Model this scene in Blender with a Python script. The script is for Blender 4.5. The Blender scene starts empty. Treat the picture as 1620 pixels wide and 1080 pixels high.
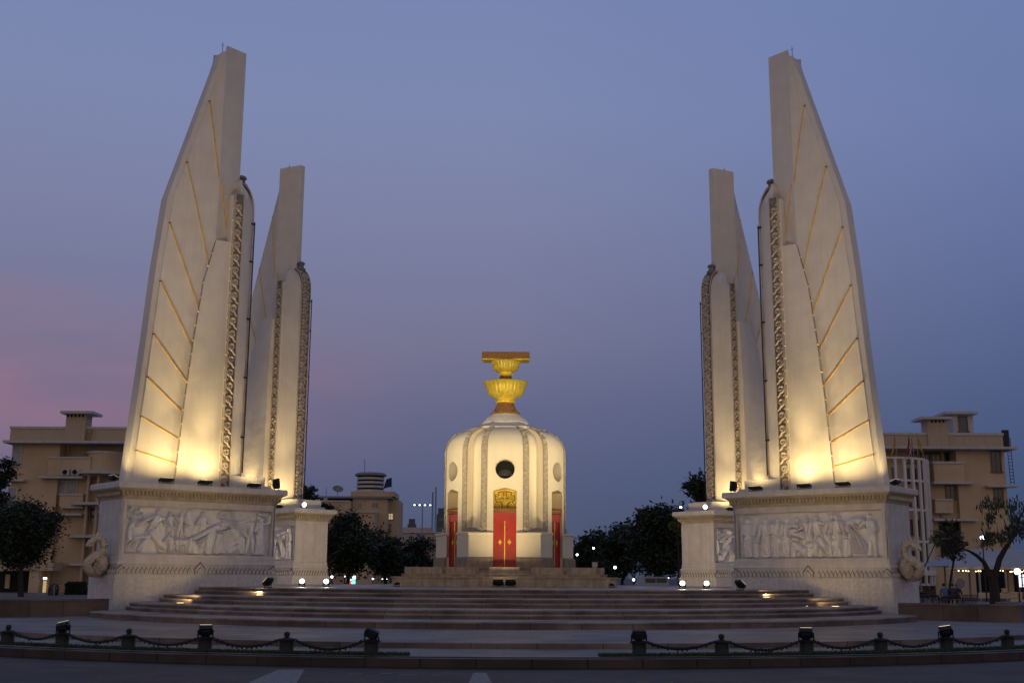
import bpy, bmesh, math, random
from math import sin, cos, pi, radians, sqrt, atan, atan2, tan, floor
from mathutils import Vector, Matrix
import numpy as np
random.seed(7)
SC = bpy.context.scene
COL = SC.collection

# ------------------------------------------------------------------ camera
W_, H_, F_ = 1620, 1080, 1850.0
EYE = Vector((0, -53.65, 1.6))
PITCH = atan(373 / F_)
YAW = -10 / F_ * cos(PITCH)
CM = Matrix.Rotation(YAW, 3, 'Z') @ Matrix.Rotation(pi / 2 + PITCH, 3, 'X') @ Matrix.Rotation(radians(.3), 3, 'Z')
cam_data = bpy.data.cameras.new('camera')
cam = bpy.data.objects.new('camera', cam_data)
COL.objects.link(cam)
cam_data.sensor_width = 36
cam_data.lens = F_ / W_ * 36
cam_data.clip_start = .2
cam_data.clip_end = 6000
cam.matrix_world = Matrix.Translation(EYE) @ CM.to_4x4()
SC.camera = cam


def at(px, py, Y):
    """point of the vertical plane y=Y seen at a pixel of the 1620x1080 photograph (survey helper)"""
    d = CM @ Vector(((px - W_ / 2) / F_, -(py - H_ / 2) / F_, -1))
    t = (Y - EYE.y) / d.y
    return EYE + d * t


# ------------------------------------------------------------------ colour management, world, sun
vs = SC.view_settings
vs.view_transform = 'Standard'
vs.look = 'None'
vs.exposure = 0
vs.gamma = 1


def lin(r, g, b):
    def f(c):
        c /= 255
        return c / 12.92 if c <= .04045 else ((c + .055) / 1.055) ** 2.4
    return (f(r), f(g), f(b), 1)


world = bpy.data.worlds.new('World')
SC.world = world
world.use_nodes = True
wn, wl = world.node_tree.nodes, world.node_tree.links
wn.clear()
w_out = wn.new('ShaderNodeOutputWorld')
w_add = wn.new('ShaderNodeAddShader')
w_b1 = wn.new('ShaderNodeBackground')
w_b2 = wn.new('ShaderNodeBackground')
w_sky = wn.new('ShaderNodeTexSky')
w_sky.sky_type = 'NISHITA'
w_sky.sun_disc = False
w_sky.sun_elevation = radians(-3.0)
w_sky.sun_rotation = radians(200)
wl.new(w_sky.outputs[0], w_b1.inputs[0])
w_b1.inputs[1].default_value = .05
w_b2.inputs[1].default_value = 1.0
w_tc = wn.new('ShaderNodeTexCoord')
w_sep = wn.new('ShaderNodeSeparateXYZ')
wl.new(w_tc.outputs['Generated'], w_sep.inputs[0])


def wramp(src, stops):
    r = wn.new('ShaderNodeValToRGB')
    e = r.color_ramp.elements
    e[0].position, e[0].color = stops[0]
    e[1].position, e[1].color = stops[-1]
    for p, c in stops[1:-1]:
        x = e.new(p)
        x.color = c
    wl.new(src, r.inputs[0])
    return r.outputs[0]


def wmath(op, a, b):
    m = wn.new('ShaderNodeMath')
    m.operation = op
    for i, v in enumerate((a, b)):
        if isinstance(v, (int, float)):
            m.inputs[i].default_value = v
        else:
            wl.new(v, m.inputs[i])
    return m.outputs[0]


def wmix(f, a, b):
    m = wn.new('ShaderNodeMix')
    m.data_type = 'RGBA'
    wl.new(f, m.inputs[0])
    for i, v in ((6, a), (7, b)):
        if isinstance(v, tuple):
            m.inputs[i].default_value = v
        else:
            wl.new(v, m.inputs[i])
    return m.outputs[2]


SX, SY, SZ = w_sep.outputs
sky_mid = wramp(SZ, [(0, lin(72, 80, 101)), (.03, lin(78, 88, 113)), (.08, lin(87, 95, 126)), (.14, lin(100, 104, 136)),
                     (.2, lin(115, 117, 147)), (.3, lin(123, 129, 164)), (.38, lin(124, 135, 174)), (.48, lin(118, 133, 176)), (1, lin(80, 92, 124))])
sky_right = wramp(SZ, [(0, lin(60, 72, 98)), (.05, lin(64, 78, 110)), (.14, lin(77, 92, 131)), (.25, lin(96, 110, 153)),
                       (.36, lin(108, 124, 169)), (.48, lin(108, 127, 174)), (1, lin(80, 92, 124))])
right_f = wramp(wmath('DIVIDE', SX, SY), [(.0, (0, 0, 0, 1)), (.45, (1, 1, 1, 1))])
front = wmix(right_f, sky_mid, sky_right)
# pink afterglow bank on the left: stretched noise bands
w_map = wn.new('ShaderNodeMapping')
w_map.inputs['Scale'].default_value = (1.6, 1.6, 9)
w_map.inputs['Location'].default_value = (.3, 0, .25)
wl.new(w_tc.outputs['Generated'], w_map.inputs[0])
w_noi = wn.new('ShaderNodeTexNoise')
w_noi.inputs['Scale'].default_value = 2.2
w_noi.inputs['Detail'].default_value = 3
wl.new(w_map.outputs[0], w_noi.inputs['Vector'])
n_f = wramp(w_noi.outputs['Fac'], [(.3, (.25, .25, .25, 1)), (.62, (1, 1, 1, 1))])
band = wramp(SZ, [(.06, (0, 0, 0, 1)), (.12, (.7, .7, .7, 1)), (.16, (.9, .9, .9, 1)), (.2, (.6, .6, .6, 1)), (.24, (0, 0, 0, 1))])
left_f = wramp(wmath('ADD', wmath('DIVIDE', SX, SY), .5), [(0.02, (1, 1, 1, 1)), (.2, (.62, .62, .62, 1)), (.42, (.1, .1, .1, 1)), (.52, (0, 0, 0, 1))])
pink_f = wmath('MULTIPLY', wmath('MULTIPLY', n_f, band), left_f)
front = wmix(pink_f, front, lin(158, 118, 136))
# the western half behind the camera still glows warm
west = wramp(SZ, [(0, lin(196, 171, 155)), (.15, lin(184, 166, 156)), (.4, lin(126, 123, 131)), (1, lin(80, 92, 124))])
west_f = wramp(wmath('MULTIPLY', SY, -1), [(0.05, (0, 0, 0, 1)), (.7, (1, 1, 1, 1))])
sky_all = wmix(west_f, front, west)
wl.new(sky_all, w_b2.inputs[0])
wl.new(w_b1.outputs[0], w_add.inputs[0])
wl.new(w_b2.outputs[0], w_add.inputs[1])
wl.new(w_add.outputs[0], w_out.inputs[0])

sun_d = bpy.data.lights.new('sun', 'SUN')
sun_d.energy = .05
sun_d.angle = radians(30)
sun_d.color = (1, .78, .62)
sun = bpy.data.objects.new('sun', sun_d)
sun.rotation_euler = (radians(78), 0, radians(-16))
COL.objects.link(sun)


# ------------------------------------------------------------------ materials
def mat(name, col, rough=.7, var=.12, scale=3.0, bump=.0, bscale=40, metal=0, emit=None, estr=0, streak=0, spec=.4, stain=None, stain_amt=.3):
    m = bpy.data.materials.new(name)
    m.use_nodes = True
    n, l = m.node_tree.nodes, m.node_tree.links
    p = n['Principled BSDF']
    p.inputs['Roughness'].default_value = rough
    p.inputs['Metallic'].default_value = metal
    p.inputs['Specular IOR Level'].default_value = spec
    if emit:
        p.inputs['Base Color'].default_value = (*col, 1)
        p.inputs['Emission Color'].default_value = (*emit, 1)
        p.inputs['Emission Strength'].default_value = estr
        return m
    tc = n.new('ShaderNodeTexCoord')
    t1 = n.new('ShaderNodeTexNoise')
    t1.inputs['Scale'].default_value = scale
    t1.inputs['Detail'].default_value = 6
    l.new(tc.outputs['Object'], t1.inputs['Vector'])
    r = n.new('ShaderNodeValToRGB')
    r.color_ramp.elements[0].position = .3
    r.color_ramp.elements[1].position = .7
    r.color_ramp.elements[0].color = tuple(c * (1 - var) for c in col) + (1,)
    r.color_ramp.elements[1].color = tuple(min(1, c * (1 + var)) for c in col) + (1,)
    l.new(t1.outputs['Fac'], r.inputs[0])
    out = r.outputs[0]
    if streak:
        mp = n.new('ShaderNodeMapping')
        mp.inputs['Scale'].default_value = (3.5, 3.5, .18)
        l.new(tc.outputs['Object'], mp.inputs[0])
        t2 = n.new('ShaderNodeTexNoise')
        t2.inputs['Scale'].default_value = 2.0
        t2.inputs['Detail'].default_value = 5
        l.new(mp.outputs[0], t2.inputs['Vector'])
        r2 = n.new('ShaderNodeValToRGB')
        r2.color_ramp.elements[0].position = .42
        r2.color_ramp.elements[1].position = .68
        r2.color_ramp.elements[0].color = (0, 0, 0, 1)
        r2.color_ramp.elements[1].color = (streak, streak, streak, 1)
        l.new(t2.outputs['Fac'], r2.inputs[0])
        mx = n.new('ShaderNodeMix')
        mx.data_type = 'RGBA'
        l.new(r2.outputs[0], mx.inputs[0])
        l.new(out, mx.inputs[6])
        sc_ = stain or tuple(c * .55 for c in col)
        mx.inputs[7].default_value = (*sc_, 1)
        out = mx.outputs[2]
    l.new(out, p.inputs['Base Color'])
    if bump:
        t3 = n.new('ShaderNodeTexNoise')
        t3.inputs['Scale'].default_value = bscale
        t3.inputs['Detail'].default_value = 4
        l.new(tc.outputs['Object'], t3.inputs['Vector'])
        b = n.new('ShaderNodeBump')
        b.inputs['Strength'].default_value = bump
        b.inputs['Distance'].default_value = .03
        l.new(t3.outputs['Fac'], b.inputs['Height'])
        l.new(b.outputs[0], p.inputs['Normal'])
    return m


def slab_mat(name, col, joint, bw=1.2, bh=.6, rough=.55, var=.18, mortar=.012, upright=False, stains=.45):
    """stone slabs with thin joints (brick texture in object space, mixed with noise)"""
    m = mat(name, col, rough, var, 1.7, .15, 60, streak=0)
    n, l = m.node_tree.nodes, m.node_tree.links
    p = n['Principled BSDF']
    old = p.inputs['Base Color'].links[0].from_socket
    tc = n.new('ShaderNodeTexCoord')
    br = n.new('ShaderNodeTexBrick')
    br.inputs['Scale'].default_value = 1
    br.inputs['Brick Width'].default_value = bw
    br.inputs['Row Height'].default_value = bh
    br.inputs['Mortar Size'].default_value = mortar
    br.inputs['Color1'].default_value = (1, 1, 1, 1)
    br.inputs['Color2'].default_value = (.72, .7, .7, 1)
    br.inputs['Mortar'].default_value = (joint, joint, joint, 1)
    if upright:
        sp_ = n.new('ShaderNodeSeparateXYZ')
        cb_ = n.new('ShaderNodeCombineXYZ')
        l.new(tc.outputs['Object'], sp_.inputs[0])
        l.new(sp_.outputs[0], cb_.inputs[0])
        l.new(sp_.outputs[2], cb_.inputs[1])
        l.new(cb_.outputs[0], br.inputs['Vector'])
    else:
        l.new(tc.outputs['Object'], br.inputs['Vector'])
    # worn, dirty patches
    tn = n.new('ShaderNodeTexNoise')
    tn.inputs['Scale'].default_value = .55
    tn.inputs['Detail'].default_value = 7
    tn.inputs['Roughness'].default_value = .62
    l.new(tc.outputs['Object'], tn.inputs['Vector'])
    rn = n.new('ShaderNodeValToRGB')
    rn.color_ramp.elements[0].position = .34
    rn.color_ramp.elements[1].position = .56
    rn.color_ramp.elements[0].color = (1 - stains, 1 - stains, 1 - stains, 1)
    rn.color_ramp.elements[1].color = (1, 1, 1, 1)
    l.new(tn.outputs['Fac'], rn.inputs[0])
    m0 = n.new('ShaderNodeMix')
    m0.data_type = 'RGBA'
    m0.blend_type = 'MULTIPLY'
    m0.inputs[0].default_value = 1
    l.new(old, m0.inputs[6])
    l.new(rn.outputs[0], m0.inputs[7])
    old = m0.outputs[2]
    mx = n.new('ShaderNodeMix')
    mx.data_type = 'RGBA'
    mx.blend_type = 'MULTIPLY'
    mx.inputs[0].default_value = 1
    l.new(old, mx.inputs[6])
    l.new(br.outputs['Color'], mx.inputs[7])
    l.new(mx.outputs[2], p.inputs['Base Color'])
    return m


M = {}
M['wing'] = mat('white painted render', (.66, .61, .555), .75, .055, 1.6, .4, 2.6, streak=.14, stain=(.44, .38, .32))
M['stone'] = mat('pale cut stone', (.6, .56, .53), .8, .1, 2.5, .3, 30, streak=.25)
M['plinth'] = mat('granular washed stone', (.62, .58, .55), .85, .16, 9, .4, 70, streak=.25)
M['cornice'] = mat('weathered cornice stone', (.44, .38, .28), .8, .2, 4, .3, 40)
M['relief'] = mat('pale relief stone', (.74, .73, .75), .75, .08, 5, .1, 30)
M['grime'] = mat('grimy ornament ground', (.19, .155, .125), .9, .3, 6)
M['groove'] = mat('dark leaf outline stone', (.24, .2, .165), .9, .25, 6)
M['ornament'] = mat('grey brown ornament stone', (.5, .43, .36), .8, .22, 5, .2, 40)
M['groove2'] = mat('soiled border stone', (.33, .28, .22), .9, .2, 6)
M['ornament2'] = mat('grey carved border', (.48, .42, .34), .85, .2, 8, .2, 40)
M['cap'] = mat('weathered grey cement', (.2, .19, .19), .85, .2, 5, .2, 40)
M['gilt'] = mat('gilding', (.95, .66, .09), .38, .25, 8, .5, 30, metal=.25)
M['giltline'] = mat('worn gilded groove', (.82, .47, .05), .4, .25, 3, .3, 40, metal=.35)
M['giltmid'] = mat('darker ground gilding', (.36, .19, .03), .5, .3, 14, .3, 40, metal=.2)
M['giltdark'] = mat('tarnished gilding', (.3, .15, .05), .5, .55, 22, .6, 45, metal=.35)
M['turret'] = mat('cream painted render', (.74, .66, .5), .7, .04, 1.2, .1, 10, streak=.12, stain=(.55, .48, .36))
M['turretcap'] = mat('grey white painted cement', (.6, .57, .53), .75, .08, 2, .15, 12, streak=.2)
M['buff'] = mat('brown base stone', (.3, .235, .165), .8, .18, 6, .3, 50, streak=.25)
M['podium'] = mat('warm podium stone', (.45, .36, .25), .75, .2, 4, .2, 40, streak=.45, stain=(.2, .12, .08))
M['red'] = mat('red lacquer', (.42, .035, .025), .4, .15, 3, .05, 30)
M['black'] = mat('black enamel', (.012, .012, .014), .5, .2, 8)
M['bollard'] = mat('dark green black iron', (.009, .012, .011), .55, .3, 9, .3, 30)
M['chain'] = mat('dark chain iron', (.015, .015, .016), .5, .2, 9)
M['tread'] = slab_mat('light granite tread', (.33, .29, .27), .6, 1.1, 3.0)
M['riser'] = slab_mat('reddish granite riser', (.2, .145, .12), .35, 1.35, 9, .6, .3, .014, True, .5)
M['terrace'] = slab_mat('pale granite paving', (.22, .195, .185), .55, 1.6, .8)
M['kerb'] = slab_mat('dark red kerb stone', (.055, .034, .031), .3, 1.0, 9, .6, .35, .02, True, .4)
M['asphalt'] = slab_mat('asphalt', (.085, .07, .066), 1, 40, 40, .75, .22, 0.0001, False, .38)
M['asphalt_old'] = mat('asphalt', (.075, .062, .058), .75, .3, 1.3, .5, 220, streak=0)
M['paint'] = mat('worn road paint', (.2, .2, .2), .7, .5, 14)
M['soil'] = mat('dark soil', (.03, .03, .02), .95, .4, 6)
M['grass'] = mat('short grass', (.035, .06, .02), .8, .4, 8)
M['wall'] = slab_mat('brown granite cladding', (.16, .11, .08), .5, 1.8, 3)
M['tan'] = mat('tan painted render', (.54, .4, .26), .85, .12, .35, .1, 8, streak=.12, stain=(.28, .18, .11))
M['tanbrick'] = mat('tan textured parapet', (.46, .36, .26), .9, .2, 14, .3, 40, streak=.2)
M['band'] = mat('grey white canopy cement', (.5, .47, .45), .8, .1, 2, streak=.3)
M['glass'] = mat('dark window glass', (.03, .035, .045), .15, .3, 1, spec=.6)
M['shutter'] = mat('grey window blind', (.3, .3, .33), .5, .15, 1.5)
M['dark'] = mat('near black fill', (.012, .011, .011), .9)  # near black; in openings it stands in for the shade inside
M['lattice'] = mat('white painted concrete ribs', (.68, .65, .63), .7, .08, 2)
M['pink'] = mat('pinkish render', (.42, .31, .3), .85, .1, .3)
M['roofgrey'] = mat('grey roof sheet', (.2, .2, .23), .7, .15, 1)
M['far'] = mat('far tower cladding', (.07, .085, .13), .6, .15, .1)
M['bark'] = mat('dark bark', (.035, .026, .02), .9, .3, 6, .5, 20)
M['leaf'] = mat('dark leaf', (.018, .03, .012), .6, .45, 1.1)
M['leaf2'] = mat('olive leaf', (.035, .042, .015), .6, .45, 1.1)
M['leaf3'] = mat('yellow green leaf', (.1, .11, .03), .6, .4, 1.5)
M['tent'] = mat('white tent canvas', (.36, .37, .41), .7, .08, .6)
M['flagred'] = mat('red cloth', (.35, .03, .04), .8)
M['flagwhite'] = mat('white cloth', (.6, .6, .62), .8)
M['flagblue'] = mat('dark blue cloth', (.02, .025, .09), .8)
M['flagyellow'] = mat('yellow cloth', (.5, .28, .03), .8)
M['steel'] = mat('galvanised steel', (.25, .25, .26), .4, .15, 4, metal=.6)
M['skin'] = mat('skin', (.3, .17, .11), .6)
M['hair'] = mat('black hair', (.012, .01, .01), .6)
M['shirtblue'] = mat('blue shirt', (.06, .12, .25), .8)
M['shirtdark'] = mat('dark shirt', (.04, .035, .045), .8)
M['rubber'] = mat('tyre rubber', (.015, .015, .015), .8)
M['bulb'] = mat('unlit bulb glass', (.75, .62, .38), .3, .05, 3)
M['lens'] = mat('flood lens', (.8, .8, .8), emit=(1, .88, .66), estr=7)
M['lensdim'] = mat('warm flood lens', (.8, .7, .5), emit=(1, .78, .4), estr=2.2)
M['steplens'] = mat('step light lens', (.8, .7, .5), emit=(1, .74, .3), estr=2.6)
M['lampwhite'] = mat('cool lamp glass', (.8, .8, .8), emit=(.8, .86, 1), estr=7)
M['lampwarm'] = mat('warm lamp glass', (.8, .8, .8), emit=(1, .62, .25), estr=5)
M['litwin'] = mat('lit window', (.5, .45, .3), emit=(1, .72, .32), estr=.45)
M['sign'] = mat('backlit sign', (.8, .8, .8), emit=(.85, .9, 1), estr=1.2)
M['greenlamp'] = mat('green lamp glass', (.1, .5, .4), emit=(.2, 1, .8), estr=2)


# ------------------------------------------------------------------ mesh helpers
class MB:
    def __init__(s):
        s.v, s.f, s.mi = [], [], []

    def add(s, verts, faces, mi=0):
        o = len(s.v)
        s.v += [tuple(v) for v in verts]
        s.f += [tuple(i + o for i in f) for f in faces]
        s.mi += [mi] * len(faces)
        return s

    def box(s, x0, x1, y0, y1, z0, z1, mi=0):
        return s.add([(x0, y0, z0), (x1, y0, z0), (x1, y1, z0), (x0, y1, z0), (x0, y0, z1), (x1, y0, z1), (x1, y1, z1), (x0, y1, z1)],
                     [(0, 3, 2, 1), (4, 5, 6, 7), (0, 1, 5, 4), (1, 2, 6, 5), (2, 3, 7, 6), (3, 0, 4, 7)], mi)

    def obox(s, c, ax, ay, az, mi=0):
        """box of centre c and half-axis vectors"""
        c, ax, ay, az = map(Vector, (c, ax, ay, az))
        vs_ = [c + ax * i + ay * j + az * k for k in (-1, 1) for (i, j) in ((-1, -1), (1, -1), (1, 1), (-1, 1))]
        return s.add(vs_, [(0, 3, 2, 1), (4, 5, 6, 7), (0, 1, 5, 4), (1, 2, 6, 5), (2, 3, 7, 6), (3, 0, 4, 7)], mi)

    def prism(s, poly, z0, z1, mi=0, mt=None):
        n = len(poly)
        s.add([(x, y, z0) for x, y in poly] + [(x, y, z1) for x, y in poly], [(i, (i + 1) % n, n + (i + 1) % n, n + i) for i in range(n)], mi)
        o = len(s.v) - 2 * n
        s.f += [tuple(o + i for i in reversed(range(n))), tuple(o + n + i for i in range(n))]
        s.mi += [mi, mi if mt is None else mt]
        return s

    def loft(s, rings, cap0=True, cap1=True, mi=0):
        n = len(rings[0])
        o = len(s.v)
        for r in rings:
            s.v += [tuple(v) for v in r]
        for k in range(len(rings) - 1):
            for i in range(n):
                j = (i + 1) % n
                s.f.append((o + k * n + i, o + k * n + j, o + (k + 1) * n + j, o + (k + 1) * n + i))
                s.mi.append(mi)
        if cap0:
            s.f.append(tuple(o + i for i in reversed(range(n))))
            s.mi.append(mi)
        if cap1:
            e = o + (len(rings) - 1) * n
            s.f.append(tuple(e + i for i in range(n)))
            s.mi.append(mi)
        return s

    def tube(s, pts, r, n=6, mi=0, caps=True):
        pts = [Vector(p) for p in pts]
        rings = []
        up = None
        for i, p in enumerate(pts):
            a = pts[max(i - 1, 0)]
            b = pts[min(i + 1, len(pts) - 1)]
            d = (b - a).normalized()
            if up is None:
                up = Vector((0, 0, 1)) if abs(d.z) < .9 else Vector((1, 0, 0))
            x = d.cross(up)
            if x.length < 1e-6:
                x = d.orthogonal()
            x.normalize()
            y = d.cross(x).normalized()
            up = -y if False else up
            rr = r[i] if isinstance(r, (list, tuple)) else r
            rings.append([p + (x * cos(2 * pi * k / n) + y * sin(2 * pi * k / n)) * rr for k in range(n)])
        return s.loft(rings, caps, caps, mi)

    def lathe(s, prof, n=32, mod=None, c=(0, 0), mi=0, caps=True):
        rings = []
        for r, z in prof:
            ring = []
            for k in range(n):
                a = 2 * pi * k / n
                rr = r * (mod(a, z) if mod else 1)
                ring.append((c[0] + rr * cos(a), c[1] + rr * sin(a), z))
            rings.append(ring)
        return s.loft(rings, caps, caps, mi)

    def ball(s, c, rx, ry=None, rz=None, n=10, m=6, mi=0):
        ry = ry or rx
        rz = rz or rx
        rings = []
        for j in range(1, m):
            ph = -pi / 2 + pi * j / m
            rings.append([(c[0] + rx * cos(ph) * cos(2 * pi * k / n), c[1] + ry * cos(ph) * sin(2 * pi * k / n), c[2] + rz * sin(ph)) for k in range(n)])
        return s.loft(rings, True, True, mi)

    def build(s, name, mats, parent=None, smooth=False, bevel=0):
        me = bpy.data.meshes.new(name)
        me.from_pydata(s.v, [], s.f)
        ms = mats if isinstance(mats, (list, tuple)) else [mats]
        for m in ms:
            me.materials.append(M[m] if isinstance(m, str) else m)
        me.polygons.foreach_set('material_index', s.mi)
        bm = bmesh.new()
        bm.from_mesh(me)
        bmesh.ops.recalc_face_normals(bm, faces=bm.faces)
        if bevel:
            ed = [e for e in bm.edges if len(e.link_faces) == 2 and e.calc_face_angle(0) > .6]
            bmesh.ops.bevel(bm, geom=ed, offset=bevel, segments=2, affect='EDGES', clamp_overlap=True)
        if smooth:
            lim = smooth if not isinstance(smooth, bool) else .7
            for f in bm.faces:
                f.smooth = True
            for e in bm.edges:
                if len(e.link_faces) == 2 and e.calc_face_angle(0) > lim:
                    e.smooth = False
        bm.to_mesh(me)
        bm.free()
        o = bpy.data.objects.new(name, me)
        COL.objects.link(o)
        if parent:
            o.parent = parent
        return o


def tag(o, label=None, cat=None, group=None, kind=None):
    if label:
        o['label'] = label
    if cat:
        o['category'] = cat
    if group:
        o['group'] = group
    if kind:
        o['kind'] = kind
    return o


def thing(name, label, cat, loc=(0, 0, 0), rotz=0, group=None):
    o = bpy.data.objects.new(name, None)
    o.empty_display_size = .2
    COL.objects.link(o)
    o.location = loc
    o.rotation_euler = (0, 0, rotz)
    return tag(o, label, cat, group)


KIDS = {}


def kids_index():
    KIDS.clear()
    for o in bpy.data.objects:
        if o.parent:
            KIDS.setdefault(o.parent.name, []).append(o)


def dup(root, loc, rotz, label=None):
    def rec(o, par):
        c = o.copy()
        COL.objects.link(c)
        c.parent = par
        for ch in [x for x in bpy.data.objects if x.parent == o]:
            rec(ch, c)
        return c
    r = root.copy()
    COL.objects.link(r)
    r.location = loc
    r.rotation_euler = (0, 0, rotz)
    if label:
        r['label'] = label
    for ch in [x for x in bpy.data.objects if x.parent == root]:
        rec(ch, r)
    return r


def structure(name, mb, m, smooth=False):
    return tag(mb.build(name, m, None, smooth), kind='structure')


def spot(name, loc, target, power, angle, color=(1, .74, .4), radius=.08, blend=1, parent=None):
    d = bpy.data.lights.new(name, 'SPOT')
    d.energy = power
    d.spot_size = radians(angle)
    d.spot_blend = blend
    d.color = color
    d.shadow_soft_size = radius
    o = bpy.data.objects.new(name, d)
    COL.objects.link(o)
    o.location = loc
    o.rotation_euler = (Vector(target) - Vector(loc)).to_track_quat('-Z', 'Y').to_euler()
    if parent:
        o.parent = parent
    return o


def interp(tab, x):
    if x <= tab[0][0]:
        return tab[0][1]
    for (a, b), (c, d) in zip(tab, tab[1:]):
        if x <= c:
            return b + (d - b) * (x - a) / (c - a)
    return tab[-1][1]


# ------------------------------------------------------------------ ground, island, steps
structure('road', MB().box(-1500, 1500, -300, 3000, -.5, 0), 'asphalt')


def arc_poly(front, R, half, back=26, n=64):
    cy = front + R
    a = math.asin(min(1, half / R))
    pts = [(R * sin(-a + 2 * a * i / n), cy - R * cos(-a + 2 * a * i / n)) for i in range(n + 1)]
    return pts + [(half, back), (-half, back)]


def arc_slab(name, front, R, half, z0, z1, mr, mtop, kind='structure', back=26):
    mb = MB()
    mb.prism(arc_poly(front, R, half, back), z0, z1, 0, 1)
    return tag(mb.build(name, [mr, mtop], None), kind='structure')


arc_slab('kerb', -32.05, 20.5, 20.2, -.4, .17, 'kerb', 'kerb', back=30)
# planting strip paving behind the kerb
arc_slab('planting_strip', -31.72, 20.3, 19.95, -.4, .185, 'soil', 'terrace', back=29.8)
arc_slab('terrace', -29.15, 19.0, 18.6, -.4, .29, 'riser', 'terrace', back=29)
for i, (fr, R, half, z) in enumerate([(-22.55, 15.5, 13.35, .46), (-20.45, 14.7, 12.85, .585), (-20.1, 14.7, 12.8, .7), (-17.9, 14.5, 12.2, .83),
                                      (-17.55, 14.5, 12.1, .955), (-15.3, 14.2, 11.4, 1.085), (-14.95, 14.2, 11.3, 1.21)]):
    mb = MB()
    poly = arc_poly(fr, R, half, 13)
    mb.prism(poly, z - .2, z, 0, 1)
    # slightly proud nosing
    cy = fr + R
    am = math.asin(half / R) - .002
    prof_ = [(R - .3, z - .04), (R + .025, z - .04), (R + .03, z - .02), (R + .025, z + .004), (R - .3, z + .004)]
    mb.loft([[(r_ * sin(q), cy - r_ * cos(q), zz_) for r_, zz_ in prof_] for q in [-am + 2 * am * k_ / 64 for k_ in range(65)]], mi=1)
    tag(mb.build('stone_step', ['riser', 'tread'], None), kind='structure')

# grass strip along the kerb: two arcs of turf blades (left and right of the centre gap)
for sgn in (-1, 1):
    mb = MB()
    for k in range(9000):
        x = random.uniform(1.75, 12.5) * sgn
        rr = 19.95 - random.random() ** 1.3 * .42
        cy = -11.62
        if abs(x) > rr:
            continue
        y = cy - sqrt(rr * rr - x * x)
        h = random.uniform(.03, .075)
        a = random.uniform(0, pi)
        dx, dy = .012 * cos(a), .012 * sin(a)
        lx, ly = random.uniform(-.03, .03), random.uniform(-.03, .03)
        mb.add([(x - dx, y - dy, .186), (x + dx, y + dy, .186), (x + lx, y + ly, .186 + h)], [(0, 1, 2)])
    tag(mb.build('grass', 'grass', None), kind='stuff', cat='grass',
        label='strip of short grass along the kerb on the %s of the gap' % ('left' if sgn < 0 else 'right'))

# road paint: worn stripes and arrow fragments, 4 mm sheets
mb = MB()


def road_quad(pts, z=.004):
    mb.add([(x, y, z) for x, y in pts], [(0, 1, 2, 3)])


road_quad([(-3.94, -32.45), (-3.5, -32.4), (-3.05, -36), (-3.9, -36)])
road_quad([(-.52, -32.9), (-.3, -32.9), (-.12, -36), (-.55, -36)])
for x, y, w, d in [(-2.6, -33.35, .22, .1), (-2.1, -33.2, .2, .12), (-1.75, -33.4, .3, .1), (-1.2, -33.5, .16, .1), (-2.3, -33.7, .25, .06)]:
    road_quad([(x, y), (x + w, y), (x + w, y + d), (x, y + d)])
road_quad([(-8.2, -31.6), (-7.0, -32.0), (-7.0, -31.94), (-8.2, -31.54)])
for x0 in (1.2, 2.1, 6.2):
    road_quad([(x0, -33.45), (x0 + .9, -33.42), (x0 + .9, -33.4), (x0, -33.43)])
structure('road_marking', mb, 'paint')

# ------------------------------------------------------------------ pedestals
WD = atan2(-.641, -.767)
O_NEAR = Vector((-9.565, -5.995, 0))
FRAMES = {'near left': (O_NEAR, WD), 'near right': (Vector((9.565, -5.995, 0)), atan2(-.641, .767)),
          'far left': (Vector((-9.565, 5.995, 0)), atan2(.641, -.767)), 'far right': (Vector((9.565, 5.995, 0)), atan2(.641, .767))}
CAMSIDE = {'near left': 1, 'far left': 1, 'near right': -1, 'far right': -1}


def L2W(key, s, t, z):
    o, a = FRAMES[key]
    return o + Vector((s * cos(a) - t * sin(a), s * sin(a) + t * cos(a), z))


PB = 1.22   # foot of the pedestals sits on the platform inside, plinth goes down to the terrace
ped = thing('pedestal', '', 'pedestal', O_NEAR, WD, 'carved pedestals under the wings')
MB().box(.12, 6.62, -1.22, 1.22, .28, 1.61).build('plinth', 'plinth', ped, bevel=.02)
mb = MB()


def rect(s0, s1, t):
    return [(s0, -t), (s1, -t), (s1, t), (s0, t)]


def ring(s0, s1, t, z):
    return [(x, y, z) for x, y in rect(s0, s1, t)]


mb.loft([ring(.16, 6.56, 1.17, 1.61), ring(.16, 6.56, 1.17, 1.65), ring(.2, 6.5, 1.12, 1.66), ring(.2, 6.5, 1.12, 1.98), ring(.17, 6.53, 1.15, 2.0), ring(.17, 6.53, 1.15, 2.04),
         ring(.22, 6.48, 1.1, 2.13), ring(.22, 6.48, 1.1, 2.29), ring(.25, 6.44, 1.065, 2.32), ring(.25, 6.44, 1.065, 2.34)])
mb.box(.3, 6.4, -.82, .82, 2.34, 4.33)
for sg in (-1, 1):
    t0, t1 = sorted((sg * .82, sg * 1.06))
    mb.box(.26, .36, t0, t1, 2.34, 4.33)
    mb.box(6.26, 6.43, t0, t1, 2.34, 4.33)
    mb.box(.36, 6.26, t0, t1, 4.1, 4.33)
    mb.box(.36, 6.26, t0, t1, 2.34, 2.37)
mb.box(.22, .3, -1.06, 1.06, 2.34, 4.33)
mb.box(6.4, 6.46, -1.06, 1.06, 2.34, 4.33)
mb.build('body', 'stone', ped)
mb = MB()
prof = [(.02, 4.33), (.05, 4.35), (.06, 4.4), (.1, 4.42), (.11, 4.5), (.17, 4.62), (.26, 4.69), (.28, 4.71)]
mb.loft([ring(.27 - e, 6.43 + e, 1.06 + e, z) for e, z in prof])
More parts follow.
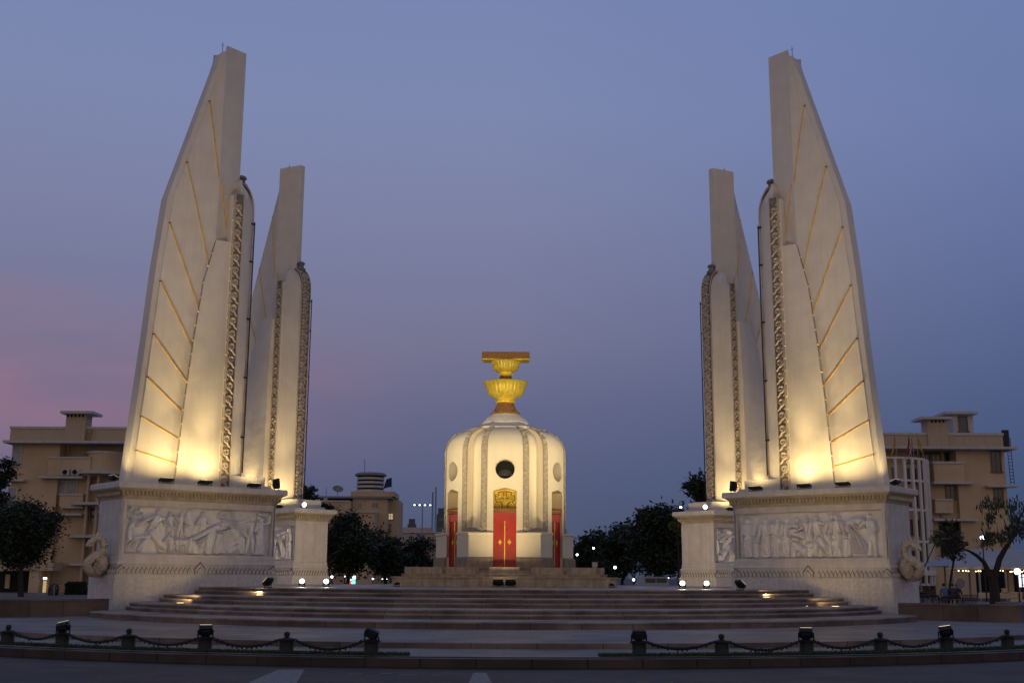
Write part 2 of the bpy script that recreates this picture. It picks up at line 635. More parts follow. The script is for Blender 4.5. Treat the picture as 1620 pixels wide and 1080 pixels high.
mb.build('cornice_moulding', 'cornice', ped)
MB().loft([ring(-.06, 6.72, 1.36, 4.71), ring(-.09, 6.75, 1.39, 4.74), ring(-.09, 6.75, 1.39, 4.9), ring(-.06, 6.72, 1.36, 4.94)]).build('cornice_slab', 'stone', ped)


def leaf_row(n_long, s0, s1, t, z0, h, lean, depth, outw, big=False, shrink=.8):
    """rows of pointed leaves on both long sides and both ends"""
    mb = MB()

    def leaf(c, along, nrm, wd, hh):
        c, along, nrm = Vector(c), Vector(along), Vector(nrm)
        up = Vector((0, 0, 1))
        top = c + up * hh + along * lean + nrm * (depth + outw)
        mid = c + up * hh * .42 + along * lean * .4
        p = [c - along * wd * .42, c + along * wd * .42, mid + along * wd * .5 + nrm * outw * .4, top, mid - along * wd * .5 + nrm * outw * .4]
        ridge = mid + nrm * (depth + .035 + outw * .5)
        base = c + nrm * (depth + .02)
        mb.add(p + [ridge, base], [(0, 6, 5, 4), (6, 1, 2, 5), (5, 2, 3), (4, 5, 3), (0, 1, 6)], 1)  # larger dark leaf behind each leaf draws its outline
        o2 = nrm * (.026 + outw * .25)
        q2 = [c + (v - c) * shrink + o2 for v in p + [ridge, base]]
        mb.add(q2, [(0, 6, 5, 4), (6, 1, 2, 5), (5, 2, 3), (4, 5, 3), (0, 1, 6)], 0)
    pitch = (s1 - s0) / n_long
    for sg in (-1, 1):
        for i in range(n_long):
            s = s0 + pitch * (i + .5)
            if big and abs(s - (s0 + s1) / 2) < .3:
                continue
            leaf((s, sg * t, z0), (1, 0, 0), (0, sg, 0), pitch, h)
        if big:
            for s, k in (((s0 + s1) / 2, 1.75), (s0 + .1, 1.3), (s1 - .1, 1.3)):
                leaf((s, sg * (t + .012), z0), (1, 0, 0), (0, sg, 0), .42 * k / 1.5, h * k)
                leaf((s, sg * (t + .05), z0), (1, 0, 0), (0, sg, 0), .24 * k / 1.5, h * k * .62)
    m = int(2 * t / pitch)
    for sv, sg in ((s0, -1), (s1, 1)):
        for i in range(m):
            leaf((sv, -t + 2 * t * (i + .5) / m, z0), (0, 1, 0), (sg, 0, 0), 2 * t / m, h)
    return mb


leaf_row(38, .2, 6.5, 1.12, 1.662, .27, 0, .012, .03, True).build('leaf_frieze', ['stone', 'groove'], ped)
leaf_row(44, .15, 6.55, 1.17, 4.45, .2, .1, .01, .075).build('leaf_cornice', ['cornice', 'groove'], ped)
for k in range(2):
    pass

ped['label'] = 'near left carved pedestal, its relief shows oxen and a woman with a fan'
peds = {'near left': ped}
for k, lab in (('near right', 'near right carved pedestal, its relief shows a row of standing robed figures'),
               ('far left', 'far left carved pedestal, half hidden behind the near left one'),
               ('far right', 'far right carved pedestal, half hidden behind the near right one')):
    peds[k] = dup(ped, FRAMES[k][0], FRAMES[k][1], lab)


# carved relief panels: height field of tapered limbs
def person(u, h=1.42, base=.1, lean=0., robe=True, la=((-.12, -.38), (.05, -.5)), ra=((.12, -.38), (-.02, -.5)), lift=.0, stride=.08, face=0):
    C = []
    k = h / 1.42
    hx, hz = u, base + .68 * k
    sx, sz = u + lean, base + 1.13 * k
    C.append((sx + lean * .3 + face * .02, sz + .2 * k, .088 * k, sx + lean * .3 + face * .03, sz + .15 * k, .07 * k, .105 + lift))   # head
    C.append((sx + lean * .2, sz + .09 * k, .045 * k, sx, sz, .06 * k, .07 + lift))
    C.append((hx, hz, .125 * k, sx, sz - .05 * k, .165 * k, .1 + lift))
    C.append((sx - .13 * k, sz, .06 * k, sx + .13 * k, sz, .06 * k, .09 + lift))
    for sg in (-1, 1):
        kx = u + sg * stride * .8
        C.append((hx + sg * .06 * k, hz, .1 * k, kx, base + .36 * k, .075 * k, .09 + lift))
        C.append((kx, base + .36 * k, .075 * k, u + sg * stride * 1.2, base, .05 * k, .08 + lift))
        C.append((u + sg * stride * 1.2, base, .045 * k, u + sg * (stride * 1.2 + .06), base - .02, .035 * k, .09 + lift))
    if robe:
        C.append((hx, hz, .13 * k, u, base + .1, .2 * k, .075 + lift))
        for j in (-.12, -.05, .03, .1):
            C.append((hx + j * .6 * k, hz, .022, u + j * 1.4 * k, base + .08, .028, .1 + lift))
    for sgn, arm in ((-1, la), (1, ra)):
        x0, z0 = sx + sgn * .16 * k, sz
        x1, z1 = x0 + arm[0][0] * k, z0 + arm[0][1] * k
        x2, z2 = sx + sgn * .1 * k + arm[1][0] * k * 1.2, sz + arm[1][1] * k
        C.append((x0, z0, .06 * k, x1, z1, .05 * k, .115 + lift))
        C.append((x1, z1, .05 * k, x2, z2, .035 * k, .12 + lift))
    return C


def beast(u, base=.1, sc=1., d=1):
    C = [(u - .25 * sc * d, base + .42 * sc, .17 * sc, u + .22 * sc * d, base + .44 * sc, .15 * sc, .1),
         (u + .25 * sc * d, base + .47 * sc, .1 * sc, u + .42 * sc * d, base + .58 * sc, .075 * sc, .11),
         (u + .42 * sc * d, base + .58 * sc, .075 * sc, u + .55 * sc * d, base + .46 * sc, .045 * sc, .12),
         (u + .43 * sc * d, base + .64 * sc, .03 * sc, u + .3 * sc * d, base + .8 * sc, .015 * sc, .1)]
    for q in (-.3, -.18, .14, .26):
        C.append((u + q * sc * d, base + .32 * sc, .06 * sc, u + (q + .03) * sc * d, base, .035 * sc, .09))
    return C


class Groups(list):
    def __iadd__(self, g):
        self.append(list(g))
        return self


def panel_left():
    C = Groups()
    # tree at the left with hanging foliage
    C += [(.25, .1, .16, .2, .9, .1, .09), (.2, .9, .1, .45, 1.55, .05, .08), (.25, 1.1, .06, .05, 1.6, .04, .07)]
    rnd = random.Random(3)
    for k in range(16):
        x, z = rnd.uniform(.05, .75), rnd.uniform(1.2, 1.62)
        C += [(x, z, .07, x + .06, z - .06, .04, .05 + rnd.random() * .04)]
    for k in range(6):
        x = .1 + k * .07
        C += [(x, .12, .08, x + .05, .3 + .05 * (k % 3), .05, .07)]
    C += person(1.0, 1.5, .12, .2, False, ((-.32, -.12), (-.5, -.28)), ((.3, -.2), (.55, -.22)), stride=.3)
    C += [(1.0, .75, .1, 1.55, .2, .07, .11), (1.1, .8, .12, 1.35, .35, .08, .1), (.9, .6, .1, .55, .15, .07, .1), (.4, .55, .05, .95, .62, .04, .1)]
    C += person(1.72, 1.0, .55, .0, False)
    C += beast(2.0, .1, .85, -1)
    C += beast(2.25, .12, .8, 1)
    # tall urn
    C += [(2.45, 1.0, .2, 2.45, 1.35, .17, .1), (2.45, .8, .15, 2.45, 1.0, .2, .1), (2.42, 1.5, .1, 2.48, 1.55, .1, .07), (2.3, .75, .05, 2.55, .75, .05, .08)]
    C += person(2.1, .95, .62, .05, False, ((-.1, -.2), (-.3, .1)))
    C += person(3.02, 1.25, .35, 0, True, ((-.14, -.24), (.14, -.3)), ((.14, -.24), (-.12, -.3)))
    C += [(2.75, .1, .14, 2.8, .55, .2, .1), (2.55, .15, .12, 2.6, .55, .1, .09)]
    # big woman with fan
    C += person(3.7, 1.32, .1, .16, True, ((-.4, -.3), (-.85, -.75)), ((.25, -.1), (.4, .12)), .02, .14)
    C += [(2.7, .6, .06, 3.6, 1.05, .12, .12), (3.3, .12, .14, 3.4, .75, .2, .11)]
    for k in range(9):
        a = radians(10 + k * 19)
        C += [(4.0 + .1 * cos(a), 1.38 + .08 * sin(a), .04, 4.0 + .36 * cos(a), 1.36 + .26 * sin(a), .055, .08)]
    C += person(4.55, 1.05, .12, -.28, False, ((-.35, -.1), (-.6, -.12)), ((.1, -.3), (.2, -.5)), 0, .22)
    C += [(4.2, .15, .13, 4.6, .35, .1, .1), (4.65, .6, .16, 4.7, .15, .12, .1)]
    C += person(5.02, 1.4, .1, .05, False, ((-.18, -.3), (-.1, -.55)), ((.2, -.2), (.2, .2)), 0, .14)
    C += person(5.42, 1.45, .08, .02, True, ((-.1, -.3), (.08, -.2)), ((.14, .02), (.2, .3)), .01)
    C += [(5.35, 1.6, .05, 5.6, 1.5, .04, .1), (4.3, 1.1, .03, 4.8, 1.12, .03, .06), (4.3, 1.32, .03, 4.85, 1.34, .03, .06)]
    return C


def panel_right():
    C = Groups()
    C += [(.15, .1, .05, .16, 1.2, .04, .07)]
    C += person(.4, 1.45, .1, .0, True, ((-.04, -.3), (.2, -.36)), ((.04, -.3), (-.2, -.34)))
    C += [(.7, .12, .1, .72, .6, .12, .07), (.66, .9, .06, .78, 1.55, .1, .05)]
    C += person(1.15, 1.45, .1, .03, True, ((-.1, -.4), (-.22, -.62)), ((.04, -.3), (-.14, -.42)))
    C += person(1.62, 1.46, .1, .05, True, ((-.05, -.3), (.2, -.4)), ((.3, -.2), (.5, -.3)))
    C += person(2.05, 1.4, .12, .02, True, lift=-.03)
    C += person(2.5, 1.42, .12, -.03, False, lift=-.03)
    C += person(2.38, 1.16, .12, .1, True, ((-.1, -.25), (.3, -.4)), ((.4, -.12), (.7, -.05)), .03, .14)
    C += [(2.35, .98, .14, 2.9, .8, .13, .15), (2.9, .8, .13, 3.2, .95, .08, .14), (2.4, .5, .12, 2.75, .3, .1, .12), (2.75, .3, .09, 2.85, .1, .06, .12), (2.35, .45, .12, 2.3, .1, .12, .1)]
    C += person(2.98, 1.2, .3, -.08, False, ((-.1, -.2), (-.3, -.3)), ((.15, -.2), (.1, -.4)))
    C += [(2.95, .12, .12, 3.4, .12, .12, .06), (2.95, .3, .12, 3.4, .3, .12, .06), (2.95, .5, .1, 3.4, .5, .1, .06)]
    C += person(3.35, 1.5, .1, -.06, False, ((-.08, -.35), (-.02, -.62)), ((.28, -.1), (.3, -.36)), .01, .12)
    C += [(3.4, .7, .12, 3.75, .2, .09, .12), (3.75, .2, .09, 3.85, .12, .06, .12)]
    C += person(3.9, 1.5, .1, 0, True, lift=-.03)
    C += person(4.1, 1.52, .08, .02, True, ((-.12, -.35), (-.04, -.6)), ((.14, -.35), (.14, -.66)), .02)
    C += [(4.4, .1, .1, 4.42, .6, .13, .07)]
    # bent figure draped in cloth, horse head
    C += [(4.65, 1.25, .16, 5.05, 1.3, .17, .1), (5.05, 1.3, .14, 5.25, 1.1, .08, .11), (4.6, 1.1, .16, 4.95, .6, .16, .1), (4.95, .6, .16, 5.2, .25, .13, .11), (4.7, .8, .1, 4.55, .12, .07, .09)]
    for k in range(7):
        C += [(4.62 + .05 * k, 1.1 - .05 * k, .028, 4.75 + .07 * k, .18, .03, .13)]
    C += person(5.45, 1.5, .1, -.06, False, ((-.22, -.2), (-.35, -.1)), ((.06, -.3), (-.1, -.5)), 0, .1)
    return C


def relief_mesh(caps, seed):
    NX, NZ = 330, 100
    Wd, Hh = 5.88, 1.72
    X, Z = np.meshgrid(np.linspace(0, Wd, NX), np.linspace(0, Hh, NZ))
    rng = np.random.RandomState(seed)
    Hf = np.zeros_like(X)
    # shallow uneven ground
    for k in range(14):
        a, b, c = rng.uniform(1, 7), rng.uniform(1, 7), rng.uniform(0, 6)
        Hf += .0022 * np.sin(a * X + b * Z + c)
    Hf += .008
    for gi, grp in enumerate(caps):
        Hg = np.zeros_like(X)
        SD = np.full_like(X, 9.)
        for x0, z0, r0, x1, z1, r1, amp in grp:
            dx, dz = x1 - x0, z1 - z0
            L = dx * dx + dz * dz + 1e-9
            t = np.clip(((X - x0) * dx + (Z - z0) * dz) / L, 0, 1)
            d = np.hypot(X - x0 - t * dx, Z - z0 - t * dz)
            r = r0 + (r1 - r0) * t
            q = np.clip(1 - (d / r) ** 2, 0, 1)
            h = (amp * .8 + amp * 1.6 * np.sqrt(q)) * (q > 0)
            if r0 > .1:
                h = h + .016 * np.sin((X - x0) * 62 + (Z - z0) * 16 + gi) * (q > .05)
            Hg = np.maximum(Hg, h)
            SD = np.minimum(SD, d - r)
        lift = rng.uniform(0, .035)
        cutk = np.clip(SD / .075, 0, 1)
        Hf = np.where(SD < 0, Hg + lift, np.maximum(Hf * cutk ** .6, 0))
    edge = np.minimum(np.minimum(X, Wd - X), np.minimum(Z, Hh - Z))
    Hf *= np.clip(edge / .03, 0, 1)
    return X, Z, Hf, NX, NZ


PL, PR = panel_left(), panel_right()
for key, caps, seed in (('near left', PL, 1), ('near right', PR, 2), ('far left', PR, 3), ('far right', PL, 4)):
    X, Z, Hf, NX, NZ = relief_mesh(caps, seed)
    sg = CAMSIDE[key]
    S = (6.25 - X) if sg > 0 else (.37 + X)
    T = sg * (.83 + Hf)
    me_v = np.stack([S.ravel(), T.ravel(), (2.375 + Z).ravel()], 1)
    idx = np.arange(NX * NZ).reshape(NZ, NX)
    fa = np.stack([idx[:-1, :-1].ravel(), idx[:-1, 1:].ravel(), idx[1:, 1:].ravel(), idx[1:, :-1].ravel()], 1)
    mb = MB()
    mb.v = [tuple(v) for v in me_v.tolist()]
    mb.f = [tuple(f) for f in fa.tolist()]
    mb.mi = [0] * len(mb.f)
    mb.build('relief_panel', 'relief', peds[key], True)

# ------------------------------------------------------------------ wings
wing = thing('monument_wing', '', 'monument wing', O_NEAR, WD, 'tall white wings of the monument')
SE = [(4.9, 6.11), (10.45, 5.67), (13.35, 5.47), (16.2, 5.19), (23.0, 3.24)]      # outer end of the blade
rings = []
for z in [4.94, 6, 7.5, 9, 10.45, 11.9, 13.35, 14.8, 16.2, 17, 17.9, 18.8, 19.6, 21, 22.0, 22.9]:
    se = interp(SE, z)
    te = interp([(4.9, .33), (19, .32), (22, .3)], z)
    top = z > 22.8
    half = [(2.08, .16, 23.25 if top else z), (3.2, .6, 23.12 if top else z), (max(se - .19, 3.205), te + .12 if not top else .5, z), (max(se - .185, 3.21), te + .08 if not top else .49, z), (max(se - .03, 3.215), te + .0 if not top else .45, z), (se, te - .02, z)]
    rings.append([(s, t, zz) for s, t, zz in half] + [(s, -t, zz) for s, t, zz in reversed(half)])
mb = MB().loft(rings)
mb.build('blade', 'wing', wing, .25)

lines = [((3.86, 20.56), (3.22, 17.39)), ((3.1, 17.31), (2.66, 15.3)), ((4.7, 17.75), (3.44, 13.76)), ((5.16, 15.13), (3.69, 11.77)), ((5.42, 12.74), (3.85, 10.21)),
         ((5.64, 10.63), (3.92, 8.78)), ((5.79, 8.95), (4.01, 7.64)), ((5.91, 7.44), (4.1, 6.65)), ((5.99, 6.16), (4.14, 5.76))]
for sg in (1, -1):
    for (s0, z0), (s1, z1) in lines:
        def tt(s, z=None):
            if s < 3.2:
                return .6 - (3.2 - s) * .44 / 1.12
            f = interp(SE, z) - .19
            return .6 + (s - 3.2) / max(.05, f - 3.2) * (interp([(4.9, .33), (19, .32), (22, .3)], z) + .12 - .6)
        s0 = min(s0 - .02, interp(SE, z0) - .2)
        a, b = Vector((s0, sg * (tt(s0, z0) + .008), z0)), Vector((s1, sg * (tt(s1, z1) + .008), z1))
        d = (b - a).normalized()
        nrm = Vector((0, sg, 0))
        lp_ = []
        for q in range(11):
            ss, zz_ = s0 + (s1 - s0) * q / 10, z0 + (z1 - z0) * q / 10
            lp_.append(Vector((ss, sg * (tt(ss, zz_) + .012), zz_)))
        wv_ = d.cross(nrm) * .021
        MB().loft([[p - wv_ - nrm * .02, p + wv_ - nrm * .02, p + wv_ * .7 + nrm * .018, p - wv_ * .7 + nrm * .018] for p in lp_]).build('gilded_line', 'giltline', wing)
        if s0 > 3.2:
            MB().box(s0 - .05, s0 + .04, sg * tt(s0, z0) - .02, sg * tt(s0, z0) + .02, z0 - .02, z0 + .025).build('line_end', 'black', wing)

# small feather shaped buttress on the broad face
SL = [(4.9, 4.34), (6.5, 4.26), (8.36, 4.12), (10.55, 3.92), (12.9, 3.65), (13.61, 3.48), (14.73, 3.22)]
for sg in (1, -1):
    rings = []
    for z in [4.94, 5.7, 6.5, 7.4, 8.36, 9.4, 10.55, 11.7, 12.9, 13.61, 14.2, 14.73]:
        sl = interp(SL, z)
        sr = 2.66
        fade = interp([(4.9, 1), (12, .9), (14.73, .55)], z)
        r = [(sl, sg * .55, z)]
        for k in range(9):
            u = k / 8
            r.append((sl + (sr - sl) * u, sg * (.66 + .26 * fade * sin(pi * (.1 + .5 * u))), z))
        r.append((sr, sg * .3, z))
        rings.append(r)
    MB().loft(rings).build('feather_buttress', 'wing', wing, .5)

# pilaster with rounded head at the inner end
pl = [(2.68, .9), (2.64, .97), (2.24, .97), (2.2, .9), (1.9, .74), (1.62, .46), (1.5, .34)]
rings = []
for z, si in [(4.94, 1.5), (8, 1.5), (12, 1.5), (16.2, 1.5), (16.6, 1.53), (16.74, 1.56), (16.76, 1.57), (16.9, 1.62), (17.15, 1.76), (17.35, 1.95), (17.48, 2.12)]:
    k = (2.68 - si) / (2.68 - 1.5)
    half = [(2.68 - (2.68 - s) * k if s < 2.2 else (min(s, 2.3) if z > 16.75 else s), (t if z < 16.7 else min(t, .78)) if z < 16.9 else min(t, .78) * (1 - .35 * (z - 16.9)), z) for s, t in pl]
    rings.append([(s, t, zz) for s, t, zz in half] + [(s, -t, zz) for s, t, zz in reversed(half)])
MB().loft(rings).build('pilaster', 'wing', wing, .5)

# scroll ornament strips
def spiral_pts(c, ex, ez, r, turns, ph, hand, n=22):
    pts = []
    for i in range(n):
        k = i / (n - 1)
        a = ph + hand * turns * 2 * pi * k
        rr = r * (1 - .86 * k)
        pts.append(Vector(c) + Vector(ex) * (rr * cos(a)) + Vector(ez) * (rr * sin(a)))
    return pts


def scroll_strip(mb, fpos, ex, length, width, unit, rad):
    """fpos(v) -> centre point of the strip at height v; ex = across"""
    n = int(length / unit)
    for i in range(n):
        v0 = i * unit
        c = fpos(v0 + unit * .5)
        up = (fpos(v0 + unit * .55) - fpos(v0 + unit * .45)).normalized()
        hand = 1
        pts = spiral_pts(c, ex, up, width * .40, 1.6, -pi * .55, hand)
        stem = [c + Vector(ex) * (-width * .42) - up * unit * .62, c + Vector(ex) * (-width * .22) - up * unit * .52]
        rr = [rad * .7, rad] + [rad * (1.0 - .35 * k / len(pts)) for k in range(len(pts))]
        mb.tube(stem + pts, rr, 4)
        q = c + Vector(ex) * width * .3 + up * unit * .42
        mb.tube([q, q + Vector(ex) * width * .12 + up * .1], [rad * 1.3, rad * .4], 4)


for sg in (1, -1):
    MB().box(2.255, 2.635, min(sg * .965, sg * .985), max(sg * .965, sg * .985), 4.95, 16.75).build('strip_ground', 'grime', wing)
    mb = MB()
    scroll_strip(mb, lambda v: Vector((2.445, sg * .985, 5.0 + v)), (1, 0, 0), 11.7, .38, .52, .05)
    mb.box(2.255, 2.275, min(sg * .98, sg * 1.03), max(sg * .98, sg * 1.03), 4.95, 16.75)
    mb.box(2.615, 2.635, min(sg * .98, sg * 1.03), max(sg * .98, sg * 1.03), 4.95, 16.75)
    mb.build('scroll_strip', 'ornament', wing)


def edge_path(v):
    # up the inner end and over the rounded head
    if v < 11.4:
        return Vector((1.485, 0, 4.98 + v))
    k = min(1, (v - 11.4) / 1.5)
    a = k * pi / 2 * .92
    return Vector((1.485 + .66 * (1 - cos(a)), 0, 16.38 + 1.13 * sin(a)))


mb = MB()
vsamp = [i * .2 for i in range(57)] + [11.4 + i * .15 for i in range(11)]
rg = []
for v in vsamp:
    p = edge_path(v)
    d = (edge_path(v + .05) - edge_path(v - .05 if v > .05 else 0)).normalized()
    nn = Vector((-d.z, 0, d.x))
    rg.append([p + Vector((0, y, 0)) + nn * o for y, o in ((-.33, -.05), (.33, -.05), (.33, .03), (-.33, .03))])
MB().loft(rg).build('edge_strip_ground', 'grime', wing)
mb = MB()
scroll_strip(mb, lambda v: edge_path(v) + Vector((-.035, 0, 0)), (0, 1, 0), 12.8, .6, .56, .07)
for y in (-.33, .33):
    mb.tube([edge_path(v) + Vector((-.03, y, 0)) for v in vsamp], .03, 4)
mb.build('edge_scroll_strip', 'ornament', wing)
MB().lathe([(.24, 17.38), (.28, 17.5), (.18, 17.58), (.15, 17.72), (.23, 17.77), (.2, 17.86), (.06, 17.92)], 12, c=(1.93, 0)).build('finial', 'cap', wing)
mb = MB()
mb.tube([(3.1, 0, 23.0), (3.1, 0, 23.5)], .012, 5)
mb.tube([(3.03, 0, 23.38), (3.17, 0, 23.38)], .009, 5)
mb.build('lightning_rod', 'black', wing)
mb = MB()
mb.box(.42, 2.3, -.95, .95, 4.94, 5.08)
mb.box(.66, 2.3, -.9, .9, 5.08, 5.42)
mb.build('foot_block', 'wing', wing, bevel=.015)
wing['label'] = 'near left tall white wing with gold lines leaning in to the right'
wings = {'near left': wing}
for k, lab in (('near right', 'near right tall white wing with gold lines, tip pointing up left'), ('far left', 'far left white wing showing right of the near left wing'),
               ('far right', 'far right white wing showing left of the near right wing')):
    o_, a_ = FRAMES[k]
    if k.startswith('far'):
        da = radians(7) * (1 if 'left' in k else -1)
        pv_ = L2W(k, 1.9, 0, 0)
        a2 = a_ + da
        wings[k] = dup(wing, pv_ - Vector((1.9 * cos(a2), 1.9 * sin(a2), .1)), a2, lab)
        wings[k].scale = (1, 1, 1.02)
    else:
        wings[k] = dup(wing, o_, a_, lab)
# the buttresses of the far pair are broader
fb_ = {}
for k in ('far left', 'far right'):
    for ch in [c for c in bpy.data.objects if c.parent == wings[k] and c.name.startswith('feather_buttress')]:
        if ch.data.name not in fb_:
            me = ch.data.copy()
            for v in me.vertices:
                v.co.x = 2.66 + (v.co.x - 2.66) * 1.55
                v.co.y *= 1.5 if abs(v.co.y) > .6 else 1
            fb_[ch.data.name] = me
        ch.data = fb_[ch.data.name]
for k, sg in (('near left', 1), ('far left', -1), ('near right', -1), ('far right', 1)):
    mb = MB()
    mb.tube([(1.44, sg * .43, 5.6), (1.44, sg * .43, 15.9)], .026, 6)
    for z in (7, 9.4, 11.8, 14.2, 15.8):
        mb.box(1.42, 1.6, min(sg * .4, sg * .46), max(sg * .4, sg * .46), z - .03, z + .03)
    mb.build('downpipe', 'black', wings[k])

# unlit bulb strings on the near wings
bo_ = MB().ball((0, 0, 0), .042, n=6, m=4).build('bulb', 'bulb')
bulb_me = bo_.data
bpy.data.objects.remove(bo_)


def bulb_string(key, pts, label):
    o, a = FRAMES[key]
    r = thing('bulb_string', label, 'string lights', o, a, 'strings of small bulbs on the wings')
    mb = MB()
    mb.tube(pts, .008, 4)
    mb.build('cable', 'black', r)
    for p, q in zip(pts, pts[1:]):
        L = (Vector(q) - Vector(p)).length
        for i in range(max(1, int(L / .5))):
            c = Vector(p).lerp(Vector(q), i / max(1, int(L / .5)))
            b = bpy.data.objects.new('bulb', bulb_me)
            COL.objects.link(b)
            b.parent = r
            b.location = c + Vector((.02, .03 if c.y > 0 else -.03, .0))


for key in ('near left', 'near right'):
    sg = CAMSIDE[key]
    side = key.split()[1]
    bulb_string(key, [(2.69, sg * 1.0, 5.1), (2.69, sg * 1.0, 16.6)], 'string of small bulbs up the carved strip of the near %s wing' % side)
    bulb_string(key, [(interp(SL, z) + .04, sg * .72, z) for z in (5.1, 8.36, 10.55, 12.9, 13.61, 14.7)], 'string of small bulbs up the curved feather edge on the near %s wing' % side)


# ------------------------------------------------------------------ floodlights
def flood(loc, aim, label, size=(.3, .2), power=0, angle=90, color=(1, .74, .4), lens='lensdim', group=None, depth=.08, legs=True, offs=.14, radius=.08, out=Vector((0, 0, 0)), roll=0, core=0):
    """a box floodlight with glass lens on a stirrup; its lamp sits at the lens, or hangs clear of it by out"""
    loc, aim = Vector(loc), Vector(aim)
    r = thing('floodlight', label, 'floodlight', loc, 0, group)
    d = aim.normalized()
    x = d.cross(Vector((0, 0, 1)))
    x = x.normalized() if x.length > .05 else Vector((1, 0, 0))
    y = x.cross(d).normalized()
    x, y = x * cos(roll) + y * sin(roll), y * cos(roll) - x * sin(roll)
    c = Vector((0, 0, .06 + size[1] * abs(y.z) + depth * abs(d.z)))
    mb = MB()
    mb.obox(c, x * size[0], y * size[1], d * depth)
    mb.obox(c - d * depth * 1.4, x * size[0] * .7, y * size[1] * .7, d * depth * .4)
    mb.build('housing', 'black', r, bevel=.012)
    if lens == 'lens':
        q_ = c + d * (depth + .006)
        MB().loft([[q_ + d * e + x * size[0] * k_ * cos(2 * pi * i / 20) + y * size[1] * k_ * sin(2 * pi * i / 20) for i in range(20)] for e, k_ in ((0, 1.0), (.02, .95), (.035, .6))]).build('lens', lens, r)
    else:
        MB().obox(c + d * (depth + .004), x * size[0] * .88, y * size[1] * .86, d * .003).build('lens', lens, r)
    mb = MB()
    for sg in (-1, 1):
        q = c + x * sg * (size[0] + .015)
        mb.tube([q, Vector((q.x, q.y, 0))], .014, 4)
        mb.tube([q, c], .012, 4)
    qq = [c + x * sg * (size[0] + .015) for sg in (-1, 1)]
    mb.tube([Vector((v.x, v.y, .012)) for v in qq], .014, 4)
    mb.build('bracket', 'black', r)
    if power:
        lp = c + d * (depth + offs) + out  # out moves the lamp off the fixture to widen its pool
        spot('flood_beam', lp, lp + d, power, angle, color, radius, 1, r)
        if core:
            d2 = (d + Vector((0, 0, 1.1))).normalized()
            spot('added_upper_beam', lp, lp + d2, power * core, 46, color, radius, 1, r)  # second narrow lamp added to carry the glow higher
    return r


WARM = (1, .73, .3)
for key in FRAMES:
    sg = CAMSIDE[key]
    o, a = FRAMES[key]
    near = key.startswith('near')
    for s, nm, pw in ((4.95, 'broad blade face', 250), (3.4, 'feather buttress', 190), (1.35, 'foot block', 140)):
        p = L2W(key, s, sg * 1.3, 4.945)
        d = L2W(key, 0, 0, 0)
        toward = (L2W(key, 0, -sg * .24, 1) - d)
        flood(p, toward, 'flat black floodlight on the %s pedestal in front of the %s' % (key, nm), (.26, .13), pw if near else pw * 2.0, 165, WARM, group='floodlights on the pedestal tops', depth=.04, offs=.05, out=L2W(key, 0, sg * .45, 0) - d, core=3.2)
    if near:
        p = L2W(key, 6.63, sg * .5, 4.945)
        flood(p, L2W(key, -.45, 0, 1) - L2W(key, 0, 0, 0), 'flat black floodlight at the outer end of the %s pedestal' % key, (.24, .13), 120, 120, WARM, group='floodlights on the pedestal tops', depth=.05, offs=.05, out=(L2W(key, .2, 0, 0) - L2W(key, 0, 0, 0)))
        p = L2W(key, .15, sg * .9, 4.945)
        flood(p, Vector((0, 0, 6.3)) - p, 'upright black floodlight on the inner end of the %s pedestal, back turned' % key, (.17, .2), 2300, 40, (1, .8, .43), group='floodlights aimed at the turret', depth=.07, offs=.06)
    else:
        # lit lens seen on the far pedestals, aimed at the far side of the near wings
        p = L2W(key, .02, sg * .75, 4.945)
        side = key.split()[1]
        tgt = L2W('near ' + side, 2.5, -CAMSIDE['near ' + side] * .5, 11)
        flood(p, Vector((p.x * -.12, -20, 2.0)) - p, 'glaring floodlight on the inner corner of the %s pedestal top' % key, (.11, .11), 90, 120, (1, .85, .62), 'lens', 'glaring floodlights on the far pedestals', depth=.05, offs=.06)

# platform floodlights beside the pedestals
for side, sx in (('left', -1), ('right', 1)):
    p = Vector((sx * 8.0, -13.2, 1.22))
    flood(p, L2W('near ' + side, 4.5, 0, 11) - p, 'black floodlight leaning up beside the %s pedestal plinth on the top step' % side, (.13, .17), 160, 75, (1, .72, .4), group='floodlights on the platform', depth=.06, offs=.05)
    for j, xx in enumerate((6.75, 7.75)):
        p = Vector((sx * xx, -8.4 + .5 * j, 1.222))
        flood(p, Vector((sx * -.12, -1, .16 + .3)), '%s glaring floodlight on the platform before the far %s pedestal' % ('inner' if j == 0 else 'outer', side), (.095, .095), 60, 140, (1, .86, .64), 'lens', 'glaring floodlights on the platform', depth=.06, offs=.07)
    p = Vector((sx * .25, -5.25, 1.222))
    flood(p, Vector((sx * -.03, .5, 1)), 'square black floodlight on the %s of the pair before the turret podium' % side, (.2, .17), 260, 110, (1, .77, .4), group='pair of floodlights before the podium', depth=.06, offs=.06)

# extra small dark box lights at the podium foot
for sx, nm in ((-1, 'left'), (1, 'right')):
    p = Vector((sx * 4.35, -5.2, 1.222))
    flood(p, Vector((sx * 9.2, 5.5, 5.2)) - p, 'small low floodlight at the %s foot of the podium front' % nm, (.09, .05), 1900, 75, (1, .74, .42), group='small floodlights at the podium foot', depth=.04, offs=.05, out=Vector((sx * .75, .3, .15)))

